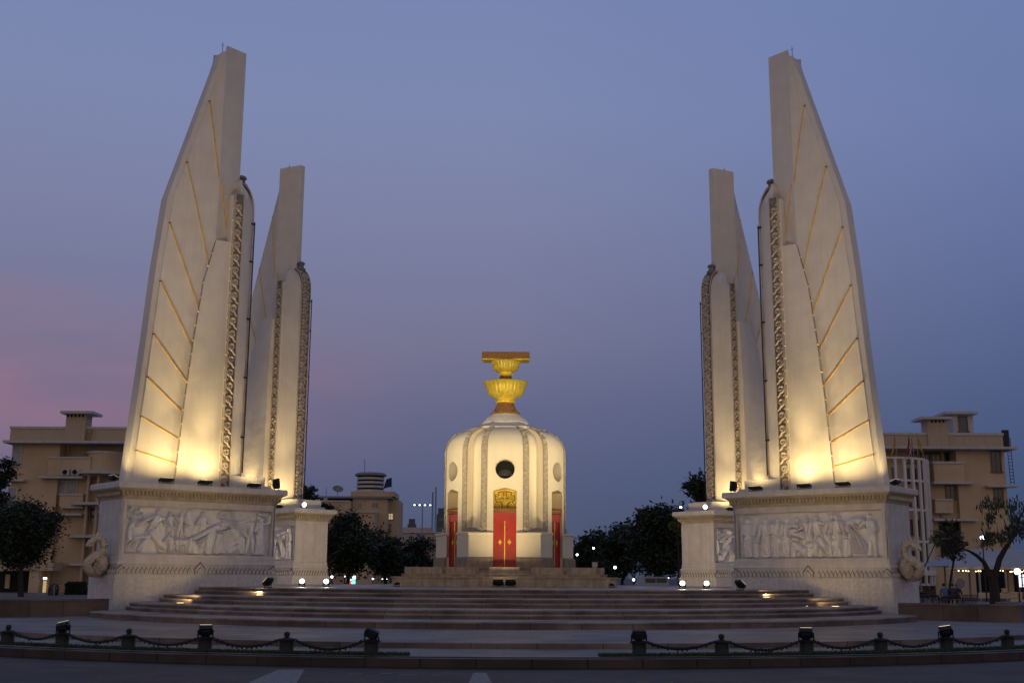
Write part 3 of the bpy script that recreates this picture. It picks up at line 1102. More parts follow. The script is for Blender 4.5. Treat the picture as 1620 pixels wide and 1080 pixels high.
# step lights let into the treads
for i, (x, y, z, rise) in enumerate([(-10.76, -13.78, .7, 0), (-9.88, -13.7, .7, 0), (-9.3, -13.55, .83, 1), (-8.35, -12.75, .955, 0),
                                     (9.09, -12.2, .955, 0), (9.55, -13.35, .83, 1), (10.0, -13.75, .7, 0), (11.0, -13.9, .7, 0)]):
    side = 'left' if x < 0 else 'right'
    where = ['outermost on a low tread', 'second from outside on a low tread', 'in the riser corner', 'highest and innermost'] if x < 0 else ['highest and innermost', 'in the riser corner', 'second from outside on a low tread', 'outermost on a low tread']
    r = thing('step_light', 'round warm step light by the %s pedestal, %s' % (side, where[i % 4]), 'step light', (x, y, z + .004), 0, 'warm step lights at the pedestal feet')
    MB().lathe([(.15, 0), (.15, .012), (.12, .014)], 20).build('ring', 'steel', r)
    MB().lathe([(.118, .01), (.118, .022)], 20).build('lens', 'steplens', r)
    key = 'near ' + side
    tgt = L2W(key, 3.2, CAMSIDE[key] * 1.0, 3.0)
    lp = Vector((x, y, z + .06))
    spot('step_beam', (0, 0, .06), (tgt - lp) * .5 + Vector((0, 0, 1.0)), 260 if rise else 110, 130, (1, .7, .3), .05, 1, r)

# ------------------------------------------------------------------ bollards, chains
BX = [(-10.39, -28.87), (-8.95, -29.42), (-7.39, -30.13), (-5.74, -30.6), (-4.1, -31.0), (-2.47, -31.29), (2.52, -31.2), (4.11, -31.0), (5.83, -30.5), (7.44, -30.0), (9.01, -29.3), (10.66, -28.4)]
BX = [(x, -11.6 - sqrt(19.72 ** 2 - x * x)) for x, y in BX]


def bollard_parts(r, knob=True):
    MB().lathe([(.15, 0), (.155, .03), (.135, .06), (.13, .2), (.135, .22), (.145, .235), (.145, .26), (.1, .275), (.06, .29)], 20).build('post', 'bollard', r, .6)
    if knob:
        MB().lathe([(.045, .28), (.04, .3), (.05, .32), (.06, .345), (.052, .375), (.02, .395)], 14).build('knob', 'bollard', r, .8)
    MB().tube([(-.17, 0, .22), (-.15, 0, .255), (0, 0, .262), (.15, 0, .255), (.17, 0, .22)], .016, 5).build('chain_ring', 'chain', r)


names = ['leftmost kerb bollard, cut by the left frame edge', 'kerb bollard with a tilted floodlight, second from the left', 'knobbed kerb bollard, third from the left',
         'kerb bollard with a square floodlight, fourth from the left', 'knobbed kerb bollard, fifth from the left', 'last kerb bollard left of the central gap',
         'first kerb bollard right of the central gap', 'knobbed kerb bollard, second right of the gap', 'kerb bollard with a floodlight, third right of the gap',
         'knobbed kerb bollard, fourth right of the gap', 'kerb bollard with a tilted floodlight near the right end', 'rightmost knobbed kerb bollard in the frame']
b0 = {}
for i, (x, y) in enumerate(BX):
    rz = atan2(y + 11.6, x) + pi / 2
    kb = i not in (1, 3, 5, 6, 8, 10)
    if kb not in b0:
        b0[kb] = thing('bollard', names[i], 'bollard', (x, y, .186), rz, 'dark bollards along the kerb')
        bollard_parts(b0[kb], kb)
    else:
        dup(b0[kb], (x, y, .186), rz, names[i])
FL = {1: (.5, 'second bollard from the left, tilted', .3), 3: (.06, 'fourth bollard from the left', 0), 5: (.5, 'last bollard left of the gap, tilted', -.45), 6: (0, 'first bollard right of the gap', 0),
      8: (-.3, 'third bollard right of the gap', 0), 10: (-.5, 'bollard near the right end, tilted', .2)}
for i, (yaw, nm, tilt) in FL.items():
    x, y = BX[i]
    side = 'left' if x < 0 else 'right'
    key = 'near ' + side
    p = Vector((x, y, .186 + .23))
    tgt = L2W(key, 3.6, 0, 14)
    wide, pw = 30, 2300
    if i in (5, 6):      # the two at the gap are turned on the turret
        tgt, pw, wide = Vector((0, 0, 8.2)), 12500, 17
    flood(p, (tgt - p) + (Vector((0, 0, 3)) if wide == 30 else Vector((0, 0, .3))), 'black box floodlight on top of the %s' % nm, (.125, .08), pw, wide, (1, .8, .6) if wide == 30 else (1, .8, .46), group='floodlights on the kerb bollards', depth=.07, offs=.05, radius=.1, roll=tilt)

bo_ = MB().ball((0, 0, 0), .018, .018, .026, 6, 4).build('bulb', 'chain')
chain_bulb = bo_.data
bpy.data.objects.remove(bo_)
ci = 0
CN = ['first', 'second', 'third', 'fourth', 'fifth']
for i in range(11):
    if i == 5:
        continue
    a, b = Vector((*BX[i], .186 + .24)), Vector((*BX[i + 1], .186 + .24))
    d = (b - a).normalized()
    a, b = a + d * .17, b - d * .17
    side = 'left' if i < 5 else 'right'
    k = i if i < 5 else i - 6
    r = thing('chain', '%s dark sagging chain from the left in the %s row of bollards' % (CN[k], side), 'chain', (0, 0, 0), 0, 'chains between the kerb bollards')
    sag = .13 + random.uniform(-.02, .03)
    pts = [a.lerp(b, t / 40) - Vector((0, 0, sag * (1 - (2 * t / 40 - 1) ** 2))) for t in range(41)]
    mb = MB()
    side_v = d.cross(Vector((0, 0, 1)))
    for q in range(40):
        c = (pts[q] + pts[q + 1]) / 2
        e = (pts[q + 1] - pts[q]).normalized()
        n1 = side_v if q % 2 else e.cross(side_v)
        lk = []
        for w in range(9):
            an = 2 * pi * w / 8
            lk.append(c + e * .034 * cos(an) + n1 * .02 * sin(an))
        mb.tube(lk, .011, 4, caps=False)
    mb.build('links', 'chain', r)
    for q in range(3, 40, 3):
        if random.random() < .8:
            o = bpy.data.objects.new('bulb', chain_bulb)
            COL.objects.link(o)
            o.parent = r
            o.location = pts[q] + Vector((0, 0, -.035 + (random.random() < .2) * .06))

# ------------------------------------------------------------------ fountain walls and naga spouts
def basin(sx, label):
    mb = MB()
    A, B = Vector((sx * 13.2, -13.55)), Vector((sx * 16.35, -15.75))
    d = (B - A).normalized()
    nn = Vector((-d.y, d.x))
    if nn.y < 0:
        nn = -nn
    C = B + nn * 4.5
    r = thing('basin_wall', label, 'low wall', (0, 0, 0))

    def seg(P, Q, th, z0, z1, m):
        e = (Q - P).normalized()
        k = Vector((-e.y, e.x))
        if k.dot(nn if abs(e.dot(d)) > .5 else -d) < 0:
            k = -k
        m.prism([tuple(P), tuple(Q), tuple(Q + k * th), tuple(P + k * th)], z0, z1)
    m1, m2 = MB(), MB()
    seg(A, B, .3, .28, .78, m1)
    seg(B + nn * .3, C, .3, .28, .78, m1)
    m1.build('wall', 'wall', r)
    seg(A - nn * .03, B - nn * .03 + d * .03, .37, .78, .84, m2)
    seg(B + nn * .34 + d * .03, C, .37, .78, .838, m2)
    m2.build('coping', 'riser', r)
    MB().prism([tuple(A + nn * .31), tuple(B - d * .31 + nn * .31), tuple(C - d * .31), tuple(C - d * 3.6)], .29, .55).build('water', 'glass', r)


basin(-1, 'low brown fountain wall at the left edge, before the left pedestal')
basin(1, 'low brown fountain wall at the right edge, before the right pedestal')

sp = thing('naga_spout', 'carved serpent fountain spout curling at the left end of the left pedestal', 'fountain spout', O_NEAR, WD, 'serpent spouts on the pedestal ends')


def smooth_path(P, n=6):
    out = []
    for i in range(len(P) - 1):
        p0, p1, p2, p3 = (Vector(P[max(i - 1, 0)]), Vector(P[i]), Vector(P[i + 1]), Vector(P[min(i + 2, len(P) - 1)]))
        for k in range(n):
            t = k / n
            out.append(.5 * ((2 * p1) + (p2 - p0) * t + (2 * p0 - 5 * p1 + 4 * p2 - p3) * t * t + (3 * p1 - p0 - 3 * p2 + p3) * t ** 3))
    out.append(Vector(P[-1]))
    return out


path = smooth_path([(6.72, 0, 1.72), (6.95, .1, 1.7), (7.2, .26, 1.8), (7.3, .36, 2.02), (7.12, .4, 2.24), (6.88, .42, 2.4), (6.78, .44, 2.62), (6.9, .48, 2.84), (7.12, .54, 2.88), (7.3, .6, 2.76)], 6)
L_ = len(path)
MB().tube(path, [.17 - .075 * (i / L_) + .016 * (i % 2) for i in range(L_)], 12).build('neck', 'ornament2', sp, True)
mb = MB()
rb = random.Random(5)
mb.ball((6.78, .05, 2.02), .3, .6, .42, 16, 10)
for k in range(120):
    a, b = rb.uniform(0, 2 * pi), rb.uniform(-1, 1.2)
    c = (6.78 + .3 * cos(b) * abs(cos(a)), .05 + .58 * sin(a) * cos(b * .8), 2.02 + .42 * sin(b))
    mb.ball(c, .065, .065, .055, 6, 4)
mb.build('scaled_body', 'ornament', sp, True)
mb = MB()
hp = Vector((7.3, .6, 2.76))
mb.tube([(7.2, .57, 2.86), (7.34, .62, 2.78), (7.48, .67, 2.66), (7.5, .68, 2.6)], [.085, .1, .05, .015], 8)
mb.tube([(7.24, .58, 2.74), (7.34, .62, 2.64), (7.42, .65, 2.58)], [.06, .045, .015], 8)
for k in range(13):
    q = path[-34 + k * 2 + 6]
    dq = (path[-33 + k * 2 + 6] - q).normalized()
    up = Vector((dq.z, dq.y * .3, -dq.x)) * -1
    mb.tube([q + up * .08, q + up * (.2 + .05 * (k > 9)) - dq * .06], [.05, .01], 5)
for sy in (-1, 1):
    mb.ball(hp + Vector((-.02, .06 * sy, .12)), .035, n=8, m=5)
mb.tube([(7.1, .54, 2.92), (7.08, .54, 3.05), (6.98, .52, 3.18)], [.07, .05, .01], 6)
mb.build('head', 'ornament2', sp, True)
# mirrored copy for the right pedestal
sp2 = thing('naga_spout', 'carved serpent fountain spout curling at the right end of the right pedestal', 'fountain spout', FRAMES['near right'][0], FRAMES['near right'][1], 'serpent spouts on the pedestal ends')
for ch in [c for c in bpy.data.objects if c.parent == sp]:
    me = ch.data.copy()
    me.transform(Matrix.Scale(-1, 4, (0, 1, 0)))
    me.flip_normals()
    c = bpy.data.objects.new(ch.name.split('.')[0], me)
    COL.objects.link(c)
    c.parent = sp2

# ------------------------------------------------------------------ podium and turret
podium = thing('podium', 'stepped square stone podium under the cream turret', 'podium')


def chsq(h, c):
    return [(-h + c, -h), (h - c, -h), (h, -h + c), (h, h - c), (h - c, h), (-h + c, h), (-h, h - c), (-h, -h + c)]


MB().prism(chsq(4.65, .3), 1.21, 1.57).prism(chsq(4.7, .32), 1.57, 1.625).build('lower_tier', 'podium', podium, bevel=.01)
MB().prism(chsq(4.28, .3), 1.625, 1.70).prism(chsq(4.31, .3), 1.70, 1.735).build('upper_tier', 'podium', podium, bevel=.008)
# low corner walls and stair blocks between the doors
mb = MB()
for q in range(4):
    R4 = Matrix.Rotation(q * pi / 2, 2)

    def rp(pts):
        return [tuple(R4 @ Vector(p)) for p in pts]
    mb.prism(rp([(-4.18, -3.8), (-2.85, -3.8), (-2.85, -3.3), (-3.6, -3.3), (-3.6, -2.6), (-4.18, -2.6)]), 1.735, 2.02 - .004 * q)
    mb.prism(rp([(-2.45, -3.85), (-1.3, -3.85), (-1.1, -3.5), (-1.1, -2.4), (-2.45, -2.4)]), 1.735, 2.018 - .004 * q)
    mb.prism(rp([(2.45, -3.85), (1.3, -3.85), (1.1, -3.5), (1.1, -2.4), (2.45, -2.4)]), 1.735, 2.016 - .004 * q)
    mb.prism(rp([(4.18, -3.8), (2.85, -3.8), (2.85, -3.3), (3.6, -3.3), (3.6, -2.6), (4.18, -2.6)]), 1.735, 2.014 - .004 * q)
mb.build('corner_walls', 'podium', podium)
mb = MB()
mb.prism([(3.6 * cos(pi * k / 24), 3.6 * sin(pi * k / 24)) for k in range(48)], 1.735, 1.82)
mb.prism([(3.35 * cos(pi * k / 24), 3.35 * sin(pi * k / 24)) for k in range(48)], 1.82, 1.9)
for k in range(6):
    a = -pi / 2 + k * pi / 3
    ca, sa = cos(a), sin(a)
    mb.prism([(r * ca - t * sa, r * sa + t * ca) for r, t in ((2.0, -.64), (3.55, -.64), (3.55, .64), (2.0, .64))], 1.82, 2.03)
mb.build('door_steps', 'podium', podium)
cb = thing('control_box', 'small pale utility box on the right of the podium', 'utility box', (3.85, -2.9, 2.005))
MB().box(-.11, .11, -.09, .09, .04, .24).build('cabinet', 'band', cb, bevel=.01)
MB().box(-.13, .13, -.11, .11, .24, .265).build('lid', 'steel', cb)
MB().box(-.09, .09, -.07, .07, 0, .04).build('foot', 'steel', cb)

tur = thing('turret', 'round cream turret with red doors in the middle of the monument', 'turret')


def dirv(a):   # a measured from the front (-y), positive to the right
    return Vector((sin(a), -cos(a), 0))


RP = [(2.03, 2.72), (3.5, 2.72), (7.0, 2.72), (7.2, 2.71), (7.36, 2.68), (7.55, 2.61), (7.7, 2.52), (7.85, 2.38), (8.0, 2.15), (8.1, 1.93), (8.2, 1.6), (8.33, 1.0)]


def angs():
    out = []
    for k in range(6):
        b = k * 60
        out += [(b + x, 0) for x in (-16, -12, -8, -4, 0, 4, 8, 12, 16, 19, 22.6)]
        out += [(b + x, 1) for x in (22.9, 26.5, 30, 33.5, 37.1)]
        out += [(b + x, 0) for x in (37.4, 41)]
    return out


A_ = angs()
rings = []
zz = [2.03, 2.6, 3.3, 3.72, 3.73, 4.2, 5, 6, 7, 7.2, 7.35, 7.5, 7.65, 7.8, 7.9, 8.0, 8.08, 8.15, 8.21, 8.26, 8.3, 8.33]
for z in zz:
    R = interp(RP, z)
    r_ = []
    for a, rec in A_:
        dd = .3 if (rec and z >= 3.725) else 0
        if z > 8.1:
            dd *= .6
        r_.append(dirv(radians(a)) * (R - dd) + Vector((0, 0, z)))
    rings.append(r_)
drum = MB().loft(rings).build('drum', ['turret'], tur, .6)
# cut niches and round windows
cut = MB()
for k in range(6):
    a = radians(60 * k)
    d, t = dirv(a), dirv(a + pi / 2)

    def P(r, x, z):
        return d * r + t * x + Vector((0, 0, z))
    prof = [(-.5, 1.9), (.5, 1.9), (.5, 5.3), (0, 5.43), (-.5, 5.3)]
    cut.loft([[P(1.9, x, z) for x, z in prof], [P(3.2, x, z) for x, z in prof]])
    cut.loft([[P(2.0, .43 * cos(2 * pi * i / 32), 6.22 + .43 * sin(2 * pi * i / 32)) for i in range(32)], [P(3.2, .43 * cos(2 * pi * i / 32), 6.22 + .43 * sin(2 * pi * i / 32)) for i in range(32)]])
cuto = cut.build('cutter', 'turret')
bm_ = drum.modifiers.new('cut', 'BOOLEAN')
bm_.object = cuto
bm_.operation = 'DIFFERENCE'
bm_.solver = 'EXACT'
bpy.context.view_layer.update()
ev = drum.evaluated_get(bpy.context.evaluated_depsgraph_get())
nm_ = bpy.data.meshes.new_from_object(ev)
drum.modifiers.clear()
drum.data = nm_
bpy.data.objects.remove(cuto)

# base blocks, ledges, stone bands
for k in range(6):
    def sect(r, e, z):
        pts = []
        cz = Vector((0, 0, z))
        k0, k1 = dirv(radians(60 * k)), dirv(radians(60 * k + 60))
        t0, t1 = dirv(radians(60 * k + 90)), dirv(radians(60 * k - 30))
        ro = r - .4
        h = .5 + e * -.02
        for d_, t_, q in ((k0, t0, 0), (k1, t1, 1)):
            pts.append(d_ * ro + t_ * h + cz)
        a, b = pts
        m = dirv(radians(60 * k + 30))
        return [a, a.lerp(m * r + cz, .5), m * r + cz, (m * r + cz).lerp(b, .5), b, k1 * 2.2 + t1 * h + cz, m * 2.3 + cz, k0 * 2.2 + t0 * h + cz]
    MB().loft([sect(3.1, 0, 2.46), sect(3.1, 0, 3.42)]).build('base_block', 'turret', tur)
    MB().loft([sect(3.13, 0, 3.42), sect(3.17, -.3, 3.45), sect(3.17, -.3, 3.49), sect(3.12, 0, 3.53)]).build('ledge', 'turret', tur)
    MB().loft([sect(3.2, -.2, 1.9), sect(3.2, -.2, 2.4), sect(3.11, 0, 2.46)]).build('stone_base', 'buff', tur)

# ornament strips beside the recessed bays, with a sill
for k in range(6):
    for a0, sgn in ((16.4, 1), (43.6, -1)):
        am = a0 + sgn * 3.1
        rg = []
        zs = [3.56, 4, 5, 6, 7, 7.2, 7.35, 7.5, 7.65, 7.8, 7.9, 8.0, 8.08, 8.15, 8.21, 8.27]

        def pos(z, a, o):
            z2 = min(z + .02, 8.33)
            R, R2 = interp(RP, z), interp(RP, z2)
            nr = Vector((.02, 0, R - R2)) if z < 8.3 else Vector((0, 0, 1))
            nr = Vector((z2 - z, 0, R - R2)).normalized()
            d = dirv(radians(60 * k + a))
            return d * (R + nr.x * o) + Vector((0, 0, z + nr.z * o))
        for z in zs:
            rg.append([pos(z, am - 2.9, -.05), pos(z, am - 2.9, .03), pos(z, am + 2.9, .03), pos(z, am + 2.9, -.05)])
        s_ = MB().loft(rg).build('carved_strip', 'groove2', tur)
        mb = MB()
        ex = dirv(radians(60 * k + am + 90))

        def fp(v):
            z = 3.6 + v
            if v > 3.75:
                q = (v - 3.75) / 1.1
                z = 7.35 + .9 * sin(min(1, q) * pi / 2)
            return pos(min(z, 8.27), am, .035)
        scroll_strip(mb, fp, ex, 4.75, .27, .25, .03)
        mb.tube([fp(v * .12) for v in range(40)], .012, 4)
        mb.build('scrollwork', 'ornament2', s_)
    rg = []
    for a in (19.5, 22.5, 26, 30, 34, 37.5, 40.5):
        d = dirv(radians(60 * k + a))
        rg.append([d * 2.5 + Vector((0, 0, 3.52)), d * 2.79 + Vector((0, 0, 3.52)), d * 2.81 + Vector((0, 0, 3.7)), d * 2.5 + Vector((0, 0, 3.74))])
    s_ = MB().loft(rg).build('carved_sill', 'groove2', tur)
    mb = MB()
    for i in range(15):
        a = radians(60 * k + 19.5 + 21 * (i + .5) / 15)
        d, t = dirv(a), dirv(a + pi / 2)
        c = d * 2.81
        mb.add([c - t * .03 + Vector((0, 0, 3.53)), c + t * .03 + Vector((0, 0, 3.53)), c + d * .03 + Vector((0, 0, 3.62)), c + Vector((0, 0, 3.76)), c - d * .05 + Vector((0, 0, 3.6))], [(0, 1, 2), (1, 3, 2), (0, 2, 3), (0, 3, 4), (1, 4, 3)])
    mb.build('leaf_crest', 'ornament2', s_)

# doors, gilded panels and window grilles
for k in range(6):
    a = radians(60 * k)
    d, t = dirv(a), dirv(a + pi / 2)

    def P(r, x, z):
        return d * r + t * x + Vector((0, 0, z))

    def slab(mb, x0, x1, z0, z1, r0, r1):
        mb.add([P(r0, x0, z0), P(r0, x1, z0), P(r0, x1, z1), P(r0, x0, z1), P(r1, x0, z0), P(r1, x1, z0), P(r1, x1, z1), P(r1, x0, z1)],
               [(0, 3, 2, 1), (4, 5, 6, 7), (0, 1, 5, 4), (1, 2, 6, 5), (2, 3, 7, 6), (3, 0, 4, 7)])
    rd = 2.55
    door = MB()
    slab(door, -.495, .495, 4.0, 4.36, rd - .2, rd + .05)
    slab(door, -.495, -.44, 2.03, 4.0, rd - .2, rd + .02)
    slab(door, .44, .495, 2.03, 4.0, rd - .2, rd + .02)
    dr = door.build('door', 'red', tur)
    for sg in (-1, 1):
        lf = MB()
        x0, x1 = sorted((sg * .012, sg * .44))
        slab(lf, x0, x1, 2.03, 4.0, rd - .2, rd - .03)
        lo = lf.build('door_leaf', 'red', dr)
    mm = MB()
    slab(mm, -.018, .018, 2.12, 4.02, rd - .1, rd + .0)
    mm.lathe([(.02, 3.6), (.03, 3.75), (.02, 3.9), (.03, 3.98), (.005, 4.05)], 8, c=(P(rd, 0, 0).x, P(rd, 0, 0).y))
    mm.build('gilded_stile', 'gilt', dr)
    for sg in (-1, 1):
        c = P(rd - .02, sg * .2, 3.1)
        mm = MB()
        pr = []
        for i in range(16):
            an = 2 * pi * i / 16
            rr = (.15 if i % 4 == 0 else .1 if i % 2 == 0 else .095)
            w = .62
            pr.append((rr * cos(an) * w, rr * sin(an) * 1.0))
        mm.loft([[c + t * x + Vector((0, 0, z)) for x, z in pr], [c + d * .025 + t * x * .9 + Vector((0, 0, z * .9)) for x, z in pr], [c + d * .04 + t * x * .35 + Vector((0, 0, z * .35)) for x, z in pr]])
        mm.build('diamond_boss', 'gilt', dr)
    # flared lintel with dark leaf crest
    lt = MB()
    slab(lt, -.5, .5, 4.36, 4.42, rd - .25, rd + .07)
    slab(lt, -.5, .5, 4.42, 4.47, rd - .25, rd + .12)
    li = lt.build('lintel', 'giltdark', tur)
    mm = MB()
    for i in range(13):
        c = P(rd + .1, -.46 + .92 * i / 12, 4.46)
        mm.tube([c, c + Vector((0, 0, .07)) + d * .02, c + Vector((0, 0, .14))], [.035, .04, .008], 6)
        mm.ball(c - Vector((0, 0, .1)) + d * .01, .022, n=6, m=4)
    mm.build('crest', 'giltdark' if k else 'giltdark', li)
    # gilded tympanum with foliage; darker ground makes up for flat shading on the relief
    tp = MB()
    slabz = [(-.49, 4.5), (.49, 4.5), (.49, 5.28), (0, 5.4), (-.49, 5.28)]
    tr = 2.12
    tp.loft([[P(tr - .2, x, z) for x, z in slabz], [P(tr - .06, x, z) for x, z in slabz]])
    to = tp.build('gilded_panel', 'giltmid', tur)
    fo = MB()
    for sg in (-1, 1):
        for (x, z, r, h) in ((.27, 4.68, .14, 1), (.3, 4.98, .13, -1), (.16, 5.16, .09, 1), (.38, 5.2, .07, -1), (.12, 4.88, .08, -1), (.43, 4.82, .06, 1)):
            pts = spiral_pts(P(tr - .03, sg * x, z), t * sg, Vector((0, 0, 1)), r, 1.7, -pi * .5, h, 20)
            fo.tube([P(tr - .03, 0, z - r * 1.1)] + pts if x < .2 else pts, [.03 * (1 - .3 * i / 22) for i in range(21 if x < .2 else 20)], 5)
    fo.tube([P(tr - .03, 0, 4.55), P(tr, 0, 4.75), P(tr, 0, 4.95), P(tr - .02, 0, 5.3)], [.06, .09, .05, .01], 8)
    fo.ball(P(tr, 0, 5.05), .07, n=8, m=6)
    fo.ball(P(tr, 0, 4.72), .1, n=8, m=6)
    for x0, z0, x1, z1 in ((-.47, 4.52, .47, 4.52), (-.47, 4.52, -.47, 5.27), (.47, 4.52, .47, 5.27), (-.47, 5.27, 0, 5.38), (.47, 5.27, 0, 5.38)):
        fo.tube([P(tr - .04, x0, z0), P(tr - .04, x1, z1)], .025, 5)
    fo.build('foliage', 'gilt', to)
    # round window: dark disc painted for the unlit inside, floral grille below
    wv = MB()
    wv.loft([[P(2.005, .43 * cos(2 * pi * i / 32), 6.22 + .43 * sin(2 * pi * i / 32)) for i in range(32)], [P(2.03, .43 * cos(2 * pi * i / 32), 6.22 + .43 * sin(2 * pi * i / 32)) for i in range(32)]])
    wo = wv.build('round_window', 'dark', tur)
    if k == 0:
        gm = MB()
        for rr in (.12, .2, .28):
            n_ = int(rr * 60)
            for i in range(n_ + 1):
                an = pi * i / n_
                gm.ball(P(2.42, rr * cos(an), 5.96 + rr * sin(an) * .9), .018, n=6, m=4)
        for i in range(7):
            an = pi * (i + .5) / 7
            gm.tube([P(2.42, 0, 5.96), P(2.42, .29 * cos(an), 5.96 + .27 * sin(an))], .008, 4)
        gm.build('grille', 'steel', wo)
        rm = MB()
        rm.tube([P(2.715, .435 * cos(2 * pi * i / 40), 6.22 + .435 * sin(2 * pi * i / 40)) for i in range(41)], .02, 5)
        rm.build('frame', 'turret', wo, True)

# cap: six sided lid, shallow dome
mb = MB()


def hexr(r, z, tw=0):
    out = []
    for k in range(6):
        a = radians(60 * k + 30)
        out.append(dirv(a) * r + Vector((0, 0, z)))
    return out


mb.loft([hexr(1.82, 8.13), hexr(1.84, 8.16), hexr(1.84, 8.25), hexr(1.16, 8.5), hexr(1.12, 8.52)])
mb.build('lid', 'turretcap', tur)
MB().lathe([(1.1, 8.45), (1.08, 8.56), (1.02, 8.62), (.95, 8.7), (.84, 8.8), (.74, 8.87), (.7, 8.92), (.68, 8.94)], 48).build('dome', 'turretcap', tur, .5)

# gilded offering bowls and the book box
offer = thing('gilded_offering_bowl', 'gilded two tier offering bowl on top of the turret', 'offering bowl', (0, 0, 8.93))


def flute(n, amp):
    return lambda a, z: 1 + amp * (abs(sin(n * a / 2)) - .5)


def off(p):
    return [(r, z - 8.93) for r, z in p]


MB().lathe(off([(.66, 8.93), (.68, 8.97), (.66, 9.05), (.57, 9.08), (.56, 9.12), (.52, 9.13), (.5, 9.22), (.43, 9.34), (.37, 9.46), (.36, 9.5)]), 72, flute(24, .05)).build('foot', 'giltdark', offer, .6)
MB().lathe(off([(.36, 9.48), (.47, 9.51), (.48, 9.55), (.45, 9.58), (.38, 9.62), (.37, 9.66)]), 48).build('collar', 'gilt', offer, .6)
MB().lathe(off([(.38, 9.64), (.42, 9.69), (.6, 9.76), (.74, 9.86), (.82, 9.98), (.86, 10.1), (.9, 10.24), (.95, 10.34), (1.04, 10.42), (1.03, 10.45), (.97, 10.49), (.9, 10.46), (.4, 10.46)]), 96,
           flute(28, .045)).build('lower_bowl', 'gilt', offer, .6)
MB().lathe(off([(.36, 10.46), (.35, 10.52), (.34, 10.58), (.3, 10.66), (.27, 10.72), (.25, 10.78)]), 48, flute(20, .05)).build('neck', 'giltdark', offer, .6)
MB().lathe(off([(.25, 10.76), (.33, 10.82), (.33, 10.87), (.28, 10.9), (.28, 10.93), (.36, 10.96), (.48, 11.01), (.56, 11.08), (.6, 11.2), (.64, 11.32), (.7, 11.42), (.66, 11.47), (.3, 11.47)]), 96,
           flute(24, .045)).build('upper_bowl', 'gilt', offer, .6)
book = thing('gilded_box', 'long brown gilt box lying on top of the upper bowl', 'box', (0, 0, 11.472))
MB().box(-1.09, 1.09, -.44, .44, 0, .05).build('tray', 'gilt', book, bevel=.01)
MB().box(-1.1, 1.1, -.45, .45, .05, .37).build('case', 'giltdark', book, bevel=.012)
mb = MB()
for z in (.09, .16, .3):
    mb.box(-1.11, 1.11, -.462, .462, z, z + .02)
mb.build('band', 'giltdark', book)


# ------------------------------------------------------------------ background buildings
def pbox(mb, x0, x1, y0, y1, Y, dep=.0, thick=.4):
    """box whose front face covers the surveyed window x0..x1, y0..y1 (photo pixels) in the plane y=Y-dep"""
    ym = (y0 + y1) / 2
    a, b = at(x0, ym, Y), at(x1, ym, Y)
    xm = (x0 + x1) / 2
    t, u = at(xm, y0, Y), at(xm, y1, Y)
    mb.box(a.x, b.x, Y - dep, Y - dep + thick, u.z, t.z)
    return mb


def part(name, m, par, rects, Y, dep=0, thick=.4):
    mb = MB()
    for r in rects:
        pbox(mb, *r, Y, dep, thick)
    return mb.build(name, m, par)


def window(par, x0, x1, y0, y1, Y, dep=0, pane='shutter', bars=1, rows=1, frame='band'):
    f = MB()
    a, b, t, u = at(x0, (y0 + y1) / 2, Y).x, at(x1, (y0 + y1) / 2, Y).x, at((x0 + x1) / 2, y0, Y).z, at((x0 + x1) / 2, y1, Y).z
    yy = Y - dep
    e = .06
    f.box(a - e, a + e, yy - .06, yy + .1, u, t)
    f.box(b - e, b + e, yy - .06, yy + .1, u, t)
    f.box(a + e, b - e, yy - .06, yy + .1, t - 2 * e, t)
    f.box(a - .15, b + .15, yy - .14, yy + .1, u - .1, u)
    for k in range(1, bars + 1):
        x = a + (b - a) * k / (bars + 1)
        f.box(x - .03, x + .03, yy - .05, yy + .1, u, t - 2 * e)
    for k in range(1, rows + 1):
        z = u + (t - u) * k / (rows + 1)
        f.box(a + e, b - e, yy - .045, yy + .1, z - .025, z + .025)
    fo = f.build('window', frame, par)
    MB().box(a + e, b - e, yy - .02, yy + .05, u, t - 2 * e).build('pane', pane, fo)
    return fo


def ground_z(Y):
    return 0


YB = 51
LB = thing('apartment_building', 'tan apartment block with white canopies behind the left wing', 'building', (0, 0, 0), 0, 'tan blocks either side of the monument')
part('wall', 'tan', LB, [(12, 86, 699, 946)], YB, 0, 10)
part('rear_wall', 'tan', LB, [(86, 240, 700, 946)], YB + 1.6, 0, 8)
part('parapet', 'tanbrick', LB, [(16, 240, 678, 697)], YB + .5, 0, 9)
part('parapet_coping', 'band', LB, [(15, 240, 674.5, 678)], YB + .4, 0, 9.2)
part('roof_slab', 'band', LB, [(4, 240, 696.5, 700.5)], YB - 1.2, 0, 10)
tw = part('stair_tower', 'tanbrick', LB, [(103.5, 135, 653.5, 697)], YB + .2, 0, 1.6)
part('tower_cap', 'band', tw, [(95, 147, 649.5, 653.5)], YB - .5, 0, 2.6)
part('vent_slots', 'dark', tw, [(106 + 6 * k, 109 + 6 * k, 654.5, 659.5) for k in range(5)], YB + .18, 0, .1)
